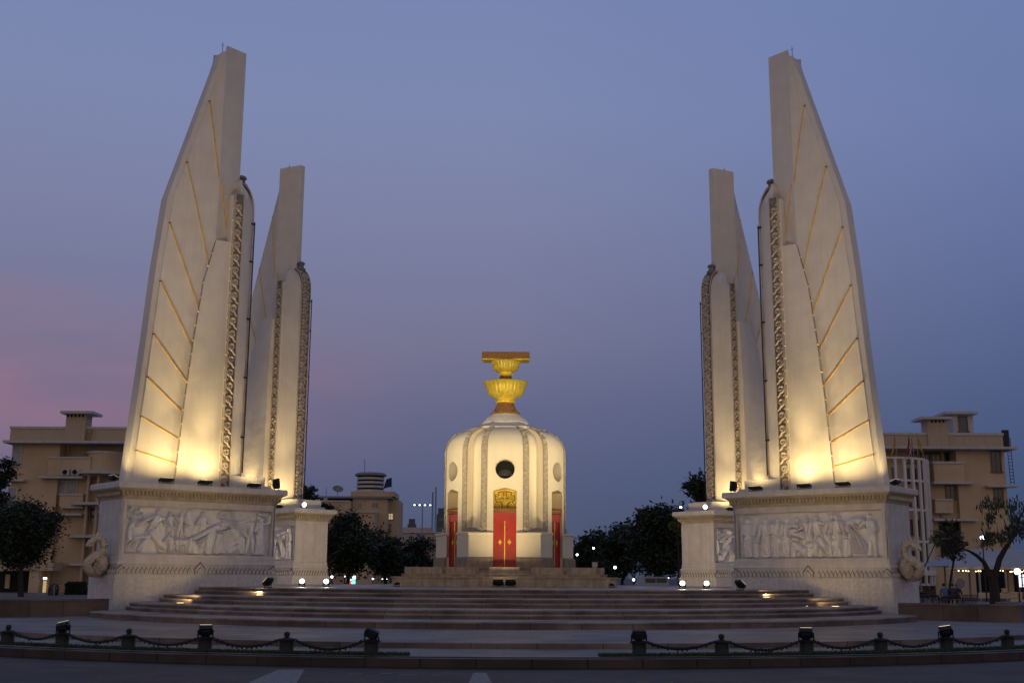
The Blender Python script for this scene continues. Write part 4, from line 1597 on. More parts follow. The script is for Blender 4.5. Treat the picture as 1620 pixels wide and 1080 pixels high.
for (x0, x1, y0, y1, dep, bars, p_) in [(20, 33.5, 703, 736, 0, 0, 'shutter'), (13, 27, 770, 795, 0, 0, 'shutter'), (82.5, 97, 703, 722, -1.6, 0, 'shutter'), (131, 146, 703, 722, -1.6, 0, 'shutter'), (180, 195, 703, 720, -1.6, 0, 'shutter'),
                                        (87, 101, 758.5, 780, -.5, 0, 'shutter'), (103.5, 119, 758.5, 780, -.5, 0, 'shutter'), (80, 95, 818, 852, -1.0, 2, 'glass'), (100, 114, 818, 872, -1.0, 2, 'glass'),
                                        (139, 146, 757, 776, -1.5, 0, 'glass'), (157, 168, 757, 772, -1.5, 0, 'glass'), (133, 142, 800, 824, -1.5, 0, 'glass'), (150, 156, 905, 938, -1.5, 1, 'glass'), (94, 108, 885, 905, -1.0, 0, 'shutter')]:
    window(LB, x0, x1, y0, y1, YB, dep, p_, bars, 5 if bars > 1 else (1 if y1 - y0 > 30 else 0))
part('bay_wall', 'tan', LB, [(72, 131, 756, 946)], YB + .55, 0, 2)
part('balcony', 'tan', LB, [(76, 143, 724.5, 752)], YB - .6, 0, 2.2)
part('balcony_coping', 'band', LB, [(75.5, 143, 722, 724.5)], YB - .7, 0, 2.3)
# rounded balcony to the right
ca = at(172, 730, YB + .2)


def round_slab(name, m, par, px, hw, y0, y1, Y, ry):
    t, u = at(px, y0, Y - ry * .6).z, at(px, y1, Y - ry * .6).z
    c = at(px, (y0 + y1) / 2, Y)
    r = at(px + hw, (y0 + y1) / 2, Y).x - c.x
    poly = [(c.x + r * cos(pi + pi * k / 20), Y + ry * sin(pi + pi * k / 20)) for k in range(21)]
    return MB().prism(poly, u, t).build(name, m, par)


round_slab('balcony', 'tan', LB, 172, 31, 718, 749, YB + 1.6, 2.4)
round_slab('balcony_coping', 'band', LB, 172, 32, 714.5, 718, YB + 1.6, 2.5)
round_slab('canopy', 'band', LB, 168, 50, 746, 750, YB + 1.6, 3.2)
round_slab('canopy', 'band', LB, 165, 50, 795, 799, YB + 1.6, 3.2)
round_slab('canopy', 'band', LB, 165, 52, 846.5, 850.5, YB + 1.6, 3.2)
round_slab('canopy', 'band', LB, 160, 52, 891, 894.5, YB + 1.6, 2.6)
part('canopy', 'band', LB, [(60, 130, 752.5, 756)], YB - .9, 0, 2.4)
part('canopy', 'band', LB, [(54, 128, 811.5, 814.5)], YB - .7, 0, 2.4)
part('canopy', 'band', LB, [(-10, 38, 757.5, 760.5)], YB - .7, 0, 1)
part('balcony', 'tan', LB, [(94, 131, 783, 801)], YB - .3, 0, 1.4)
part('balcony_coping', 'band', LB, [(93, 131, 780.5, 783)], YB - .4, 0, 1.5)
part('balcony_floor', 'band', LB, [(93, 131, 801, 803.5)], YB - .4, 0, 1.5)
for k, x in enumerate((131, 147, 176)):
    part('column', 'tan', LB, [(x, x + 3.4, 752, 940)], YB - .4, 0, .35)
part('entrance_canopy', 'tan', LB, [(-12, 84, 889, 902)], YB - 2.4, 0, 2.4)
part('entrance_pier', 'tan', LB, [(45, 60, 902, 946)], YB - 2.2, 0, 1)
part('entrance_dark_sheet', 'dark', LB, [(-12, 44, 903, 944)], YB - .1, 0, .08)  # dark sheet on the wall, painted in for the shaded entrance
part('entrance_pier', 'tan', LB, [(8, 15, 908, 930)], YB - .3, 0, .2)
dw = part('lit_doorway', 'litwin', LB, [(67.5, 72, 918, 944)], YB - .2, 0, .1)
for k, px in enumerate((104, 119.5)):
    ac = MB()
    c = at(px, 746.5, YB - .9)
    ac.box(c.x - .35, c.x + .35, YB - 1.0, YB - .6, c.z - .27, c.z + .27)
    o = ac.build('air_conditioner', 'band', LB)
    MB().lathe([(.22, 0), (.2, .03), (.05, .04)], 16).build('fan', 'dark', o)
    f = [x for x in bpy.data.objects if x.parent == o][0]
    f.rotation_euler = (pi / 2, 0, 0)
    f.location = (c.x - .05, YB - 1.0, c.z)


def ladder_or_mast(par, x0, y0, x1, y1, Y, w=.45, rungs=5, m='giltdark'):
    a, b = at(x0, y0, Y), at(x1, y1, Y)
    mb = MB()
    for sx in (0, w):
        mb.tube([a + Vector((sx, 0, 0)), b + Vector((sx, 0, 0))], .03, 4)
    for k in range(rungs):
        p = a.lerp(b, (k + .5) / rungs)
        mb.tube([p, p + Vector((w, 0, 0))], .025, 4)
    return mb.build('ladder_or_mast', m, par)


ladder_or_mast(LB, 139, 679, 134, 697, YB + .2)
ladder_or_mast(LB, 101, 698, 98, 721, YB - .55)
part('lamp_tube', 'lampwhite', LB, [(68.5, 73.5, 913, 916)], YB - 2.55, 0, .08)

RB = thing('apartment_building', 'tan apartment block with curved white lattice front on the right', 'building', (0, 0, 0), 0, 'tan blocks either side of the monument')
part('wall', 'tan', RB, [(1520, 1597, 709, 946)], YB, 0, 10)
part('rear_wall', 'tan', RB, [(1380, 1520, 709, 946)], YB + 1.6, 0, 8)
part('parapet', 'tanbrick', RB, [(1380, 1587, 688, 706)], YB + .5, 0, 9)
part('parapet_coping', 'band', RB, [(1380, 1588, 684, 688)], YB + .4, 0, 9.2)
part('roof_slab', 'band', RB, [(1380, 1610, 705.5, 709.5)], YB - 1.2, 0, 10.5)
tw = part('stair_tower', 'tanbrick', RB, [(1468, 1500, 662.5, 706)], YB + .2, 0, 1.6)
part('tower_cap', 'band', tw, [(1457, 1507, 658.5, 662.5)], YB - .5, 0, 2.6)
part('vent_slots', 'dark', tw, [(1473 + 6 * k, 1476 + 6 * k, 663.5, 668) for k in range(4)], YB + .18, 0, .1)
tw = part('lift_tower', 'band', RB, [(1508, 1540, 654.5, 686)], YB + 3, 0, 2)
part('tower_cap', 'band', tw, [(1495, 1547, 650.5, 654.5)], YB + 2.3, 0, 3)
window(tw, 1517, 1530, 658, 682, YB + 3, 0, 'glass', 0, 0, 'riser')
for (x0, x1, y0, y1, dep) in [(1568, 1583, 712, 746, 0), (1573, 1587, 772, 801, 0), (1447, 1462, 711, 729, -1.6), (1466, 1480, 711, 729, -1.6), (1483, 1498, 711, 729, -1.6), (1505, 1518, 711, 729, -1.6),
                              (1500, 1514, 766, 788, -.5), (1445, 1458, 760, 782, -1.6), (1490, 1502, 826, 850, -.5)]:
    window(RB, x0, x1, y0, y1, YB, dep, 'glass', 1, 0, 'riser')
part('bay_wall', 'tan', RB, [(1478, 1527, 765, 946)], YB + .55, 0, 2)
part('balcony', 'tan', RB, [(1478, 1526, 733, 761)], YB - .6, 0, 2.2)
part('balcony_coping', 'band', RB, [(1476, 1526.5, 729.5, 733)], YB - .7, 0, 2.3)
part('canopy', 'band', RB, [(1478, 1542, 761, 765)], YB - .9, 0, 2.4)
part('canopy', 'band', RB, [(1478, 1548, 820, 823.5)], YB - .7, 0, 2.4)
part('canopy', 'band', RB, [(1562, 1612, 767, 770)], YB - .7, 0, 1)
part('balcony', 'tan', RB, [(1480, 1508, 791.5, 808)], YB - .3, 0, 1.4)
part('balcony_coping', 'band', RB, [(1480, 1508, 788.5, 791.5)], YB - .4, 0, 1.5)
part('balcony_floor', 'band', RB, [(1480, 1508, 808, 811)], YB - .4, 0, 1.5)
part('shop_dark_sheet', 'dark', RB, [(1488, 1520, 826, 880)], YB + .4, 0, .1)  # dark sheet in place of the shade inside the shop opening
part('shop_front', 'tan', RB, [(1480, 1545, 893, 944)], YB - .2, 0, .3)
ladder_or_mast(RB, 1592, 692, 1599, 765, YB + 6, .35, 14, 'black')  # stands for the dark lattice mast behind the block
ant = MB()
for k in range(4):
    c = at(1588 + 2.5 * k, 695, YB + 4)
    ant.box(c.x - .08, c.x + .08, YB + 4, YB + 4.2, c.z - 1, c.z + .9)
ant.tube([at(1588, 706, YB + 4), at(1588, 688, YB + 4)], .05, 5)
ant.build('antenna_rack', 'shirtdark', RB)
# curved lattice bay
cl = at(1405, 800, YB - .5)
Rl = at(1478, 800, YB - .5).x - cl.x
zs_ = [at(1405, y, YB - 4).z for y in (721, 757, 804, 855, 890, 924)]
YL = YB + 1.4


def lp(a, r):
    return (cl.x + r * sin(a), YL - r * cos(a))


inner = [lp(radians(-80 + 8.5 * k), Rl - .9) for k in range(21)]
MB().prism(inner, zs_[-1], zs_[0] - .5).build('bay_drum', 'tan', RB)
for zc in zs_[:-1]:
    for ad in (-20, 5, 30, 55):
        a0 = radians(ad)
        pts = [lp(a0 + radians(q), Rl - .87) for q in (-4, -1, 2, 5)]
        m_ = MB()
        m_.loft([[(x, y, zc - 2.2), (x * 1, y + .1, zc - 2.2), (x, y + .1, zc - .75), (x, y, zc - .75)] for x, y in pts])
        m_.build('bay_window', 'glass', RB)
for z in zs_:
    m_ = MB()
    for k in range(20):
        a, b = radians(-90 + 9.4 * k), radians(-90 + 9.4 * (k + 1))
        m_.loft([[(*lp(q, Rl - .1), z - .09), (*lp(q, Rl + .08), z - .09), (*lp(q, Rl + .08), z + .09), (*lp(q, Rl - .1), z + .09)] for q in (a, b)])
    m_.build('lattice_ring', 'lattice', RB)
for k in range(16):
    a = radians(-90 + 11.4 * k)
    x, y = lp(a, Rl + .1)
    r_, t_ = Vector((sin(a), -cos(a), 0)), Vector((cos(a), sin(a), 0))
    zc = (zs_[0] + zs_[-1]) / 2
    MB().obox((x, y, zc), t_ * .1, r_ * .1, Vector((0, 0, (zs_[0] - zs_[-1]) / 2 - .0))).build('lattice_rib', 'lattice', RB)
MB().prism([lp(radians(-90 + 9 * k), Rl + .25) for k in range(21)], zs_[-2] - 1.0, zs_[-2] - .6).build('bay_floor', 'lattice', RB)


def flag(px, py, Y, hgt, mats, label, sgn=1, droop=.7, w=1.0, group=None, ptop=None):
    base = at(px, py, Y)
    r = thing('flag', label, 'flag', base, 0, group)
    MB().tube([(0, 0, 0), (.08 * sgn, 0, hgt)], .03, 5).build('pole', 'steel', r)
    n = 10
    for k, m_ in enumerate(mats):
        mb = MB()
        v = []
        L = len(mats)
        for i in range(n + 1):
            u = i / n
            for e in (k / L, (k + 1) / L):
                x = .08 * sgn + sgn * w * (.5 * u * (1 - droop * .6) + .25 * e * u)
                z = hgt - .05 - e * w * .8 - droop * u * w * 1.1
                y = .07 * sin(u * 7 + e * 2)
                v.append((x, y, z))
        mb.add(v, [(2 * i, 2 * i + 1, 2 * i + 3, 2 * i + 2) for i in range(n)])
        mb.add([(x, y + .012, z) for x, y, z in v], [(2 * i, 2 * i + 2, 2 * i + 3, 2 * i + 1) for i in range(n)])
        mb.build('cloth', m_, r)
    return r


THAI = ['flagred', 'flagwhite', 'flagblue', 'flagwhite', 'flagred']
flag(151, 846, YB - 3.5, 3.1, THAI, 'drooping red white and blue flag beside the left pedestal', 1, .9, 1.7)
flag(1419, 721, YB - 3.6, 2.0, ['flagyellow'], 'yellow flag on the lattice bay roof, leftmost', -1, .95, 1.3, 'flags on the lattice bay roof')
flag(1442, 721, YB - 3.6, 2.0, ['flagred'], 'dark red flag on the lattice bay roof', -1, .95, 1.3, 'flags on the lattice bay roof')
flag(1446, 721, YB - 3.6, 1.7, THAI, 'red white and blue flag among the lattice bay roof flags', -1, .95, 1.2, 'flags on the lattice bay roof')
flag(1452, 721, YB - 3.6, 2.0, ['flagyellow'], 'yellow flag on the lattice bay roof, rightmost', 1, .9, 1.3, 'flags on the lattice bay roof')

# middle distance block with ringed drum
YM = 120
MBd = thing('apartment_building', 'distant tan block with a ringed round tower, left of the turret', 'building')
part('wall', 'tan', MBd, [(556, 611, 787, 925)], YM, 0, 12)
part('side_wall', 'tan', MBd, [(611, 629, 790, 925)], YM + 3, 0, 8)
part('cornice', 'roofgrey', MBd, [(500, 619, 784.5, 787.5)], YM - .8, 0, 12)
part('penthouse', 'tan', MBd, [(555, 624, 777, 784.5)], YM + 1, 0, 8)
part('left_wing', 'tan', MBd, [(500, 552, 793, 925)], YM - 2, 0, 8)
part('left_wing_coping', 'band', MBd, [(500, 553, 791, 793.5)], YM - 2.2, 0, 8)
part('terrace_block', 'tan', MBd, [(548, 592, 810, 925)], YM - 4, 0, 4)
part('terrace_coping', 'band', MBd, [(547, 593, 808, 810.5)], YM - 4.2, 0, 4.2)
for (x0, x1, y0, y1, p_) in [(566, 572, 794, 802, 'glass'), (588, 599, 794, 802, 'glass'), (556, 559, 794, 800, 'glass')]:
    window(MBd, x0, x1, y0, y1, YM, 0, p_, 1, 1)
window(MBd, 613, 622, 811, 821, YM + 3, 0, 'litwin', 1, 1)
window(MBd, 613, 620, 827, 843, YM + 3, 0, 'glass', 2, 1)
window(MBd, 513, 517, 787.5, 790.5, YM - .8, 0, 'glass', 0, 0)
cM = at(586, 775, YM + 4)
rM = at(608, 775, YM + 4).x - cM.x
drm = MB()
zt, zb = at(586, 753, YM + 4).z, at(586, 779, YM + 4).z
drm.lathe([(rM * .93, zb), (rM * .93, zt)], 36, c=(cM.x, YM + 4))
dr_ = drm.build('round_tower', 'dark', MBd, .5)
m_ = MB()
for k in range(4):
    z0 = zb + (zt - zb) * (k + .05) / 4
    z1 = zb + (zt - zb) * (k + .6) / 4
    e = 1.02 - .015 * k
    m_.lathe([(rM * e, z0), (rM * e, z1)], 36, c=(cM.x, YM + 4))
m_.build('louver_ring', 'band', dr_, .5)
MB().lathe([(rM * 1.12, zt), (rM * 1.14, zt + .2), (rM * 1.0, zt + .45), (.2, zt + .6)], 36, c=(cM.x, YM + 4)).build('tower_cap', 'roofgrey', dr_, .5)
MB().tube([at(577, 750, YM + 4), at(577, 726, YM + 4)], .05, 4).build('mast', 'steel', MBd)
ds = at(534, 783, YM)
m_ = MB()
m_.lathe([(.05, 0), (.4, .07), (.7, .22), (.8, .32), (.78, .34), (.4, .11), (.05, .04)], 20)
dish = m_.build('satellite_dish', 'cap', MBd, .6)
dish.location = ds + Vector((0, 0, .7))
dish.rotation_euler = (radians(38), radians(15), 0)
MB().tube([ds, ds + Vector((0, 0, .8))], .06, 5).build('dish_stand', 'steel', MBd)
MB().tube([at(516, 785, YM), at(516, 770, YM)], .04, 4).build('mast', 'steel', MBd)
flag(620, 778, YM, 2.2, ['flagblue'], 'small dark flag on the roof of the ringed tower block', -1, .15, 1.7)

YP = 170
pk = thing('shop_house', 'low pinkish building behind the trees, left of the turret', 'building')
part('wall', 'pink', pk, [(629, 700, 842, 925)], YP, 0, 10)
part('parapet', 'pink', pk, [(629, 682, 834, 843)], YP + 2, 0, 6)
part('coping', 'band', pk, [(629, 701, 840.5, 842.5)], YP - .3, 0, 4)
for x in (634, 646, 676):
    window(pk, x, x + 6, 847, 855, YP, 0, 'glass', 1, 0)
pv = thing('pavilion', 'small grey roofed pavilion below the tall light mast', 'pavilion')
c = at(665, 856, YP - 12)
for i, (hw, y0, y1) in enumerate(((11, 845, 853),)):
    t, u, r = at(665, 843, YP - 12).z, at(665, 852, YP - 12).z, at(665 + hw, 850, YP - 12).x - c.x
    MB().add([(c.x - r, YP - 12 - r, u), (c.x + r, YP - 12 - r, u), (c.x + r, YP - 12 + r, u), (c.x - r, YP - 12 + r, u), (c.x, YP - 12, t)], [(0, 1, 4), (1, 2, 4), (2, 3, 4), (3, 0, 4), (3, 2, 1, 0)]).build('roof', 'roofgrey', pv)
for sx in (-.8, .8):
    for sy in (-.8, .8):
        MB().box(c.x + sx * r * .9 - .12, c.x + sx * r * .9 + .12, YP - 12 + sy * r * .9 - .12, YP - 12 + sy * r * .9 + .12, 0, u).build('post', 'band', pv)
lr = thing('long_roof_house', 'long grey roof beside the turret, left side behind trees', 'house')
part('roof', 'roofgrey', lr, [(652, 712, 858, 865)], YP - 20, 0, 8)
part('wall', 'pink', lr, [(655, 712, 865, 925)], YP - 19, 0, 6)


def tower(px0, px1, py0, Y, label, kind='far'):
    r = thing('office_tower', label, 'tower')
    a, b = at(px0, 860, Y).x, at(px1, 860, Y).x
    t = at((px0 + px1) / 2, py0, Y).z
    MB().box(a, b, Y, Y + (b - a), 0, t - 3).build('shaft', kind, r)
    MB().box(a + (b - a) * .12, b - (b - a) * .12, Y + 2, Y + (b - a) - 2, t - 3, t).build('crown', kind, r)
    n = int(t / 4.5)
    m = MB()
    for k in range(max(0, n - 14), n):
        m.box(a + 1, b - 1, Y - .25, Y - .05, k * 4.5 + 1.2, k * 4.5 + 2.6)
    m.box(a + .8, a + 1.2, Y - .26, Y - .04, max(0, n - 14) * 4.5 + 1.2, (n - 1) * 4.5 + 2.6)
    m.build('window_bands', 'glass', r)
    return r


tower(644, 657, 820, 620, 'dark blue office tower far beyond the pink building')
tw = tower(690, 705, 803, 520, 'pale office tower just left of the turret', 'far')
for px, py, Y, lab in ((683, 778, 420, 'thin radio mast, left of the two beside the turret'), (688, 770, 430, 'tallest thin radio mast beside the turret')):
    r = thing('radio_mast', lab, 'mast', at(px, 870, Y))
    h = at(px, py, Y).z - at(px, 870, Y).z
    m = MB()
    for q in range(3):
        an = 2 * pi * q / 3
        m.tube([(.5 * cos(an), .5 * sin(an), -14), (.12 * cos(an), .12 * sin(an), h)], .09, 4)
    for k in range(14):
        z = h * k / 14
        m.tube([(.4, 0, z), (-.25, .35, z + h / 28), (-.25, -.35, z + h / 14)], .05, 3)
    m.build('frame', 'far', r)
for px, y0, Y in ((1105, 748, 0),):
    pass
# tall mast with four lamps
lm = thing('light_mast', 'tall light mast with four white lamps, left of the turret', 'street light', (at(667, 870, 150).x, 150, 0))
hz = at(667, 799, 150).z
MB().tube([(0, 0, 0), (0, 0, hz)], [.17, .09], 8).build('pole', 'steel', lm)
MB().tube([(-1.5, 0, hz), (1.5, 0, hz)], .07, 6).build('crossarm', 'steel', lm)
for k in range(4):
    x = -1.35 + .9 * k
    h = MB().box(x - .3, x + .3, -.35, .35, hz - .05, hz + .15).build('lamp_head', 'black', lm)
    MB().box(x - .14, x + .14, -.42, -.34, hz - .04, hz + .1).build('lamp_lens', 'lampwhite', h)


# ------------------------------------------------------------------ trees
def tree(px, base_y, Y, crown, n, leaf, name, label, lm='leaf', trunk_r=.18, group=None, seed=0, clumps=26, trunk_pts=None, cover=1.0):
    """crown = (px0, px1, py0, py1) surveyed outline at distance Y"""
    rnd = random.Random(seed + 11)
    a, b = at(crown[0], crown[3], Y), at(crown[1], crown[2], Y)
    cx, cz = (a.x + b.x) / 2, (a.z + b.z) / 2
    rx, rz = (b.x - a.x) / 2, (b.z - a.z) / 2
    ry = min(rx, rz * 1.3) * .9
    base = Vector((at(px, base_y, Y).x, Y, 0))
    r = thing(name, label, 'tree', base, 0, group)
    cl_ = []
    for k in range(clumps):
        while True:
            u = Vector((rnd.uniform(-1, 1), rnd.uniform(-1, 1), rnd.uniform(-1, 1)))
            if .25 < u.length < 1:
                break
        s = .72 * (.65 + .55 * rnd.random())
        q = Vector((cx + u.x * rx * .85, Y + u.y * ry * .85, cz + u.z * rz * .85)) - base
        cl_.append((q, rnd.uniform(.2, .42) * min(rx, rz) * 1.1))
    tb = MB()
    fork = Vector((cx, Y, max(1.5, cz - rz * .75))) - base
    pts = [Vector((0, 0, 0)), fork * .5 + Vector((rnd.uniform(-.2, .2), 0, 0)), fork]
    tb.tube(pts, [trunk_r * 1.25, trunk_r, trunk_r * .8], 8)
    for q, rr in cl_[::2]:
        mid = fork.lerp(q, .5) + Vector((rnd.uniform(-.3, .3), rnd.uniform(-.3, .3), rnd.uniform(0, .4)))
        tb.tube([fork, mid, q], [trunk_r * .55, trunk_r * .35, trunk_r * .1], 5)
    tb.build('trunk', 'bark', r)
    lb = MB()
    V, Fc = [], []
    for k in range(n):
        q, rr = cl_[rnd.randrange(clumps)]
        d = Vector((rnd.gauss(0, 1), rnd.gauss(0, 1), rnd.gauss(0, .8)))
        p = q + d * rr * .62
        s = leaf * rnd.uniform(.6, 1.35)
        e1 = Vector((rnd.uniform(-1, 1), rnd.uniform(-1, 1), rnd.uniform(-.8, .5))).normalized()
        e2 = e1.cross(Vector((rnd.uniform(-1, 1), rnd.uniform(-1, 1), rnd.uniform(-1, 1))))
        if e2.length < .05:
            continue
        e2.normalize()
        o = len(V)
        V += [p - e1 * s, p + e2 * s * .38, p + e1 * s, p - e2 * s * .38]
        Fc.append((o, o + 1, o + 2, o + 3))
    lb.add(V, Fc)
    lb.build('crown', lm, r)
    return r


G1 = 'dark trees behind the monument'
tree(33, 945, 30, (-28, 102, 786, 900), 19000, .145, 'round_tree', 'dark round tree in front of the left building', seed=1, clumps=40)
tree(-8, 945, 34, (-45, 26, 696, 830), 4200, .2, 'tall_tree', 'tall loose tree cut by the left frame edge', seed=2, clumps=24)
tree(548, 925, 66, (500, 606, 812, 912), 9000, .24, 'round_tree', 'large dark tree just right of the far left pedestal', seed=3, clumps=40, group=G1)
tree(655, 925, 80, (588, 702, 850, 915), 7500, .26, 'round_tree', 'low dark tree between the large one and the turret', seed=4, clumps=36, group=G1)
tree(614, 925, 72, (575, 640, 838, 912), 3500, .25, 'round_tree', 'dark tree behind the gap left of the turret', seed=5, clumps=20, group=G1)
tree(487, 925, 60, (470, 503, 764, 800), 900, .22, 'tall_tree', 'tree top showing above the far left pedestal beside the wing', seed=6, clumps=12, group=G1)
tree(521, 925, 64, (503, 532, 796, 812), 900, .2, 'round_tree', 'little tree top beside the far left pedestal cornice', seed=16, clumps=10, group=G1)
tree(1040, 925, 64, (994, 1092, 786, 915), 9500, .26, 'round_tree', 'tallest dense dark tree left of the far right pedestal', seed=7, clumps=44, group=G1)
tree(985, 925, 80, (955, 1020, 828, 915), 6000, .27, 'round_tree', 'dark bushy tree between the turret and the tallest tree', seed=8, clumps=30, group=G1)
tree(925, 925, 140, (905, 962, 838, 915), 4500, .45, 'round_tree', 'far smooth topped tree just right of the turret', seed=9, clumps=26, group=G1)
tree(950, 925, 150, (935, 985, 843, 915), 3500, .45, 'round_tree', 'far tree behind the bushy tree right of the turret', seed=19, clumps=22, group=G1)
tree(1105, 925, 58, (1078, 1134, 748, 800), 1500, .26, 'feathery_tree', 'feathery tree top against the sky beside the far right wing', seed=10, clumps=16, group=G1)
tree(1073, 925, 52, (1058, 1086, 812, 850), 500, .2, 'round_tree', 'green branch coloured as if lamp lit left of the far right pedestal', 'leaf3', .08, seed=20, clumps=8, group=G1)  # lighter leaf colour paints lamp light onto the branch
tree(1500, 945, 24, (1484, 1528, 806, 900), 420, .15, 'leaning_tree', 'thin leaning tree with yellowish leaves by the lattice bay', 'leaf2', .09, seed=12, clumps=22)
tree(1440, 945, 30, (1470, 1490, 835, 860), 120, .14, 'shrub_tree', 'small yellow leaved branch over the lattice bay', 'leaf3', .04, seed=13, clumps=6)
# forked tree in the right foreground, trunk modelled from its own limbs
ft = thing('forked_tree', 'forked dark tree with drooping leaves in front of the tent', 'tree', (at(1574, 950, 14).x, 14, 0))
b_ = Vector((at(1574, 950, 14).x, 14, 0))


def fp_(x, y, dy=0):
    return at(x, y, 14 + dy) - b_


m_ = MB()
m_.tube([Vector((0, 0, 0)), fp_(1573, 930), fp_(1571, 915)], [.32, .27, .25], 9)
m_.tube([fp_(1571, 918), fp_(1563, 903), fp_(1556, 888), fp_(1545, 878), fp_(1533, 871), fp_(1520, 866)], [.2, .18, .13, .1, .07, .03], 8)
m_.tube([fp_(1572, 918), fp_(1577, 900), fp_(1581, 884), fp_(1590, 868), fp_(1598, 856), fp_(1606, 845), fp_(1618, 834)], [.2, .19, .17, .14, .11, .09, .05], 8)
m_.tube([fp_(1598, 856), fp_(1594, 840, .5), fp_(1588, 820, 1)], [.09, .06, .02], 6)
m_.tube([fp_(1606, 845), fp_(1612, 820, -.5), fp_(1625, 800, -1)], [.08, .06, .02], 6)
m_.build('trunk', 'bark', ft, True)
rnd = random.Random(77)
V, Fc = [], []
cls = [(rnd.uniform(1555, 1650), rnd.uniform(795, 858), rnd.uniform(-2.5, 2.5)) for k in range(46)]
for k in range(2000):
    x, y, dy = cls[rnd.randrange(46)]
    p = fp_(x + rnd.gauss(0, 5.5), y + rnd.gauss(0, 6), dy + rnd.gauss(0, .4))
    e1 = Vector((rnd.uniform(-.5, .5), rnd.uniform(-.5, .5), -1)).normalized()
    e2 = e1.orthogonal().normalized()
    e2.rotate(Matrix.Rotation(rnd.uniform(0, 6), 3, e1))
    s = rnd.uniform(.08, .18)
    o = len(V)
    V += [p - e1 * s, p + e2 * s * .3, p + e1 * s, p - e2 * s * .3]
    Fc.append((o, o + 1, o + 2, o + 3))
MB().add(V, Fc).build('crown', 'leaf2', ft)

# clipped hedges by the left building
for px0, px1, py0, lab in ((107, 133, 922, 'clipped square hedge beside the left pedestal'), (134, 152, 934, 'low clipped hedge at the foot of the left pedestal')):
    Y = 40
    a, b = at(px0, 945, Y), at(px1, py0, Y)
    r = thing('hedge', lab, 'hedge', ((a.x + b.x) / 2, Y, 0))
    hw, hh = (b.x - a.x) / 2, b.z
    V, Fc = [], []
    for k in range(2600):
        p = Vector((rnd.uniform(-hw, hw), rnd.uniform(-.6, .6), rnd.uniform(0.05, hh)))
        q = rnd.randrange(3)
        if q == 0:
            p.y = -.6 + rnd.gauss(0, .04)
        elif q == 1:
            p.z = hh + rnd.gauss(0, .04)
        else:
            p.x = hw * rnd.choice((-1, 1)) + rnd.gauss(0, .04)
        e1 = Vector((rnd.uniform(-1, 1), rnd.uniform(-1, 1), rnd.uniform(-1, 1))).normalized()
        e2 = e1.orthogonal().normalized()
        s = .1
        o = len(V)
        V += [p - e1 * s, p + e2 * s * .5, p + e1 * s, p - e2 * s * .5]
        Fc.append((o, o + 1, o + 2, o + 3))
    MB().add(V, Fc).build('foliage', 'leaf', r)
    MB().box(-hw * .93, hw * .93, -.52, .52, 0, hh * .95).build('twigs', 'soil', r)


# ------------------------------------------------------------------ small lamps in the distance
def street_lamp(px, py, Y, label, m='lampwhite', rad=.16, group='far street lamps among the trees', light=0):
    c = at(px, py, Y)
    r = thing('street_lamp', label, 'street lamp', (c.x, c.y, 0), 0, group)
    MB().lathe([(.12, 0), (.1, .3), (.05, .4), (.045, c.z - rad - .05)], 8).build('pole', 'black', r)
    MB().lathe([(.05, c.z - rad - .06), (.1, c.z - rad), (.06, c.z - rad + .03)], 8).build('collar', 'black', r)
    MB().ball((0, 0, c.z), rad, n=10, m=6).build('globe', m, r)


for px, py, Y, rad, lab in [(525, 912, 60, .17, 'bright lamp beside the far left pedestal foot'), (545, 911.5, 75, .14, 'lamp second right of the far left pedestal foot'), (560.5, 912.5, 80, .26, 'wide glaring lamp below the large left tree'),
                            (590, 915, 85, .15, 'lamp midway between left pedestal and podium'), (605, 915.5, 90, .09, 'faint lamp left of the podium edge'), (612, 915, 82, .12, 'lamp nearest the left edge of the podium'),
                            (913, 877, 90, .2, 'lamp just right of the turret among the trees'), (939, 866.5, 100, .2, 'lamp under the far trees right of the turret'), (957, 858.5, 110, .13, 'faint lamp high in the bushy tree'),
                            (973, 897, 70, .22, 'bright lamp right of the podium steps'), (983, 848, 95, .12, 'topmost faint lamp in the bushy tree'), (1002.5, 916.5, 75, .2, 'pale lamp beside the parked van, left'),
                            (1017, 915, 72, .17, 'bright lamp above the parked van'), (1057, 913, 70, .16, 'lamp close to the far right pedestal foot'), (1004, 892, 80, .06, 'tiny lamp in the dark of the tallest tree'), (1077, 802, 56, .16, 'lamp over the left corner of the far right pedestal')]:
    street_lamp(px, py, Y, lab, rad=rad * .68)
gs = thing('neon_sign', 'small green and red lit sign under the large left tree', 'sign', (at(558, 920, 78).x, 78, 0))
z_ = at(558, 919, 78).z
MB().box(-.05, .05, -.05, .05, 0, z_ - .3).build('post', 'black', gs)
MB().box(-.28, .28, -.06, .06, z_ - .3, z_ + .25).build('panel', 'greenlamp', gs)
MB().box(-.3, -.1, -.08, -.05, z_ - .35, z_ + .1).build('red_panel', mat('red lamp glass', (.5, .1, .1), emit=(1, .12, .08), estr=1.5), gs)
street_lamp(1554, 850, 30, 'round lamp on a dark post above the tent roof', rad=.16, group='lamps by the tent')
street_lamp(1609.5, 903.5, 20, 'large white globe lamp beside the lit sign', rad=.2, group='lamps by the tent')

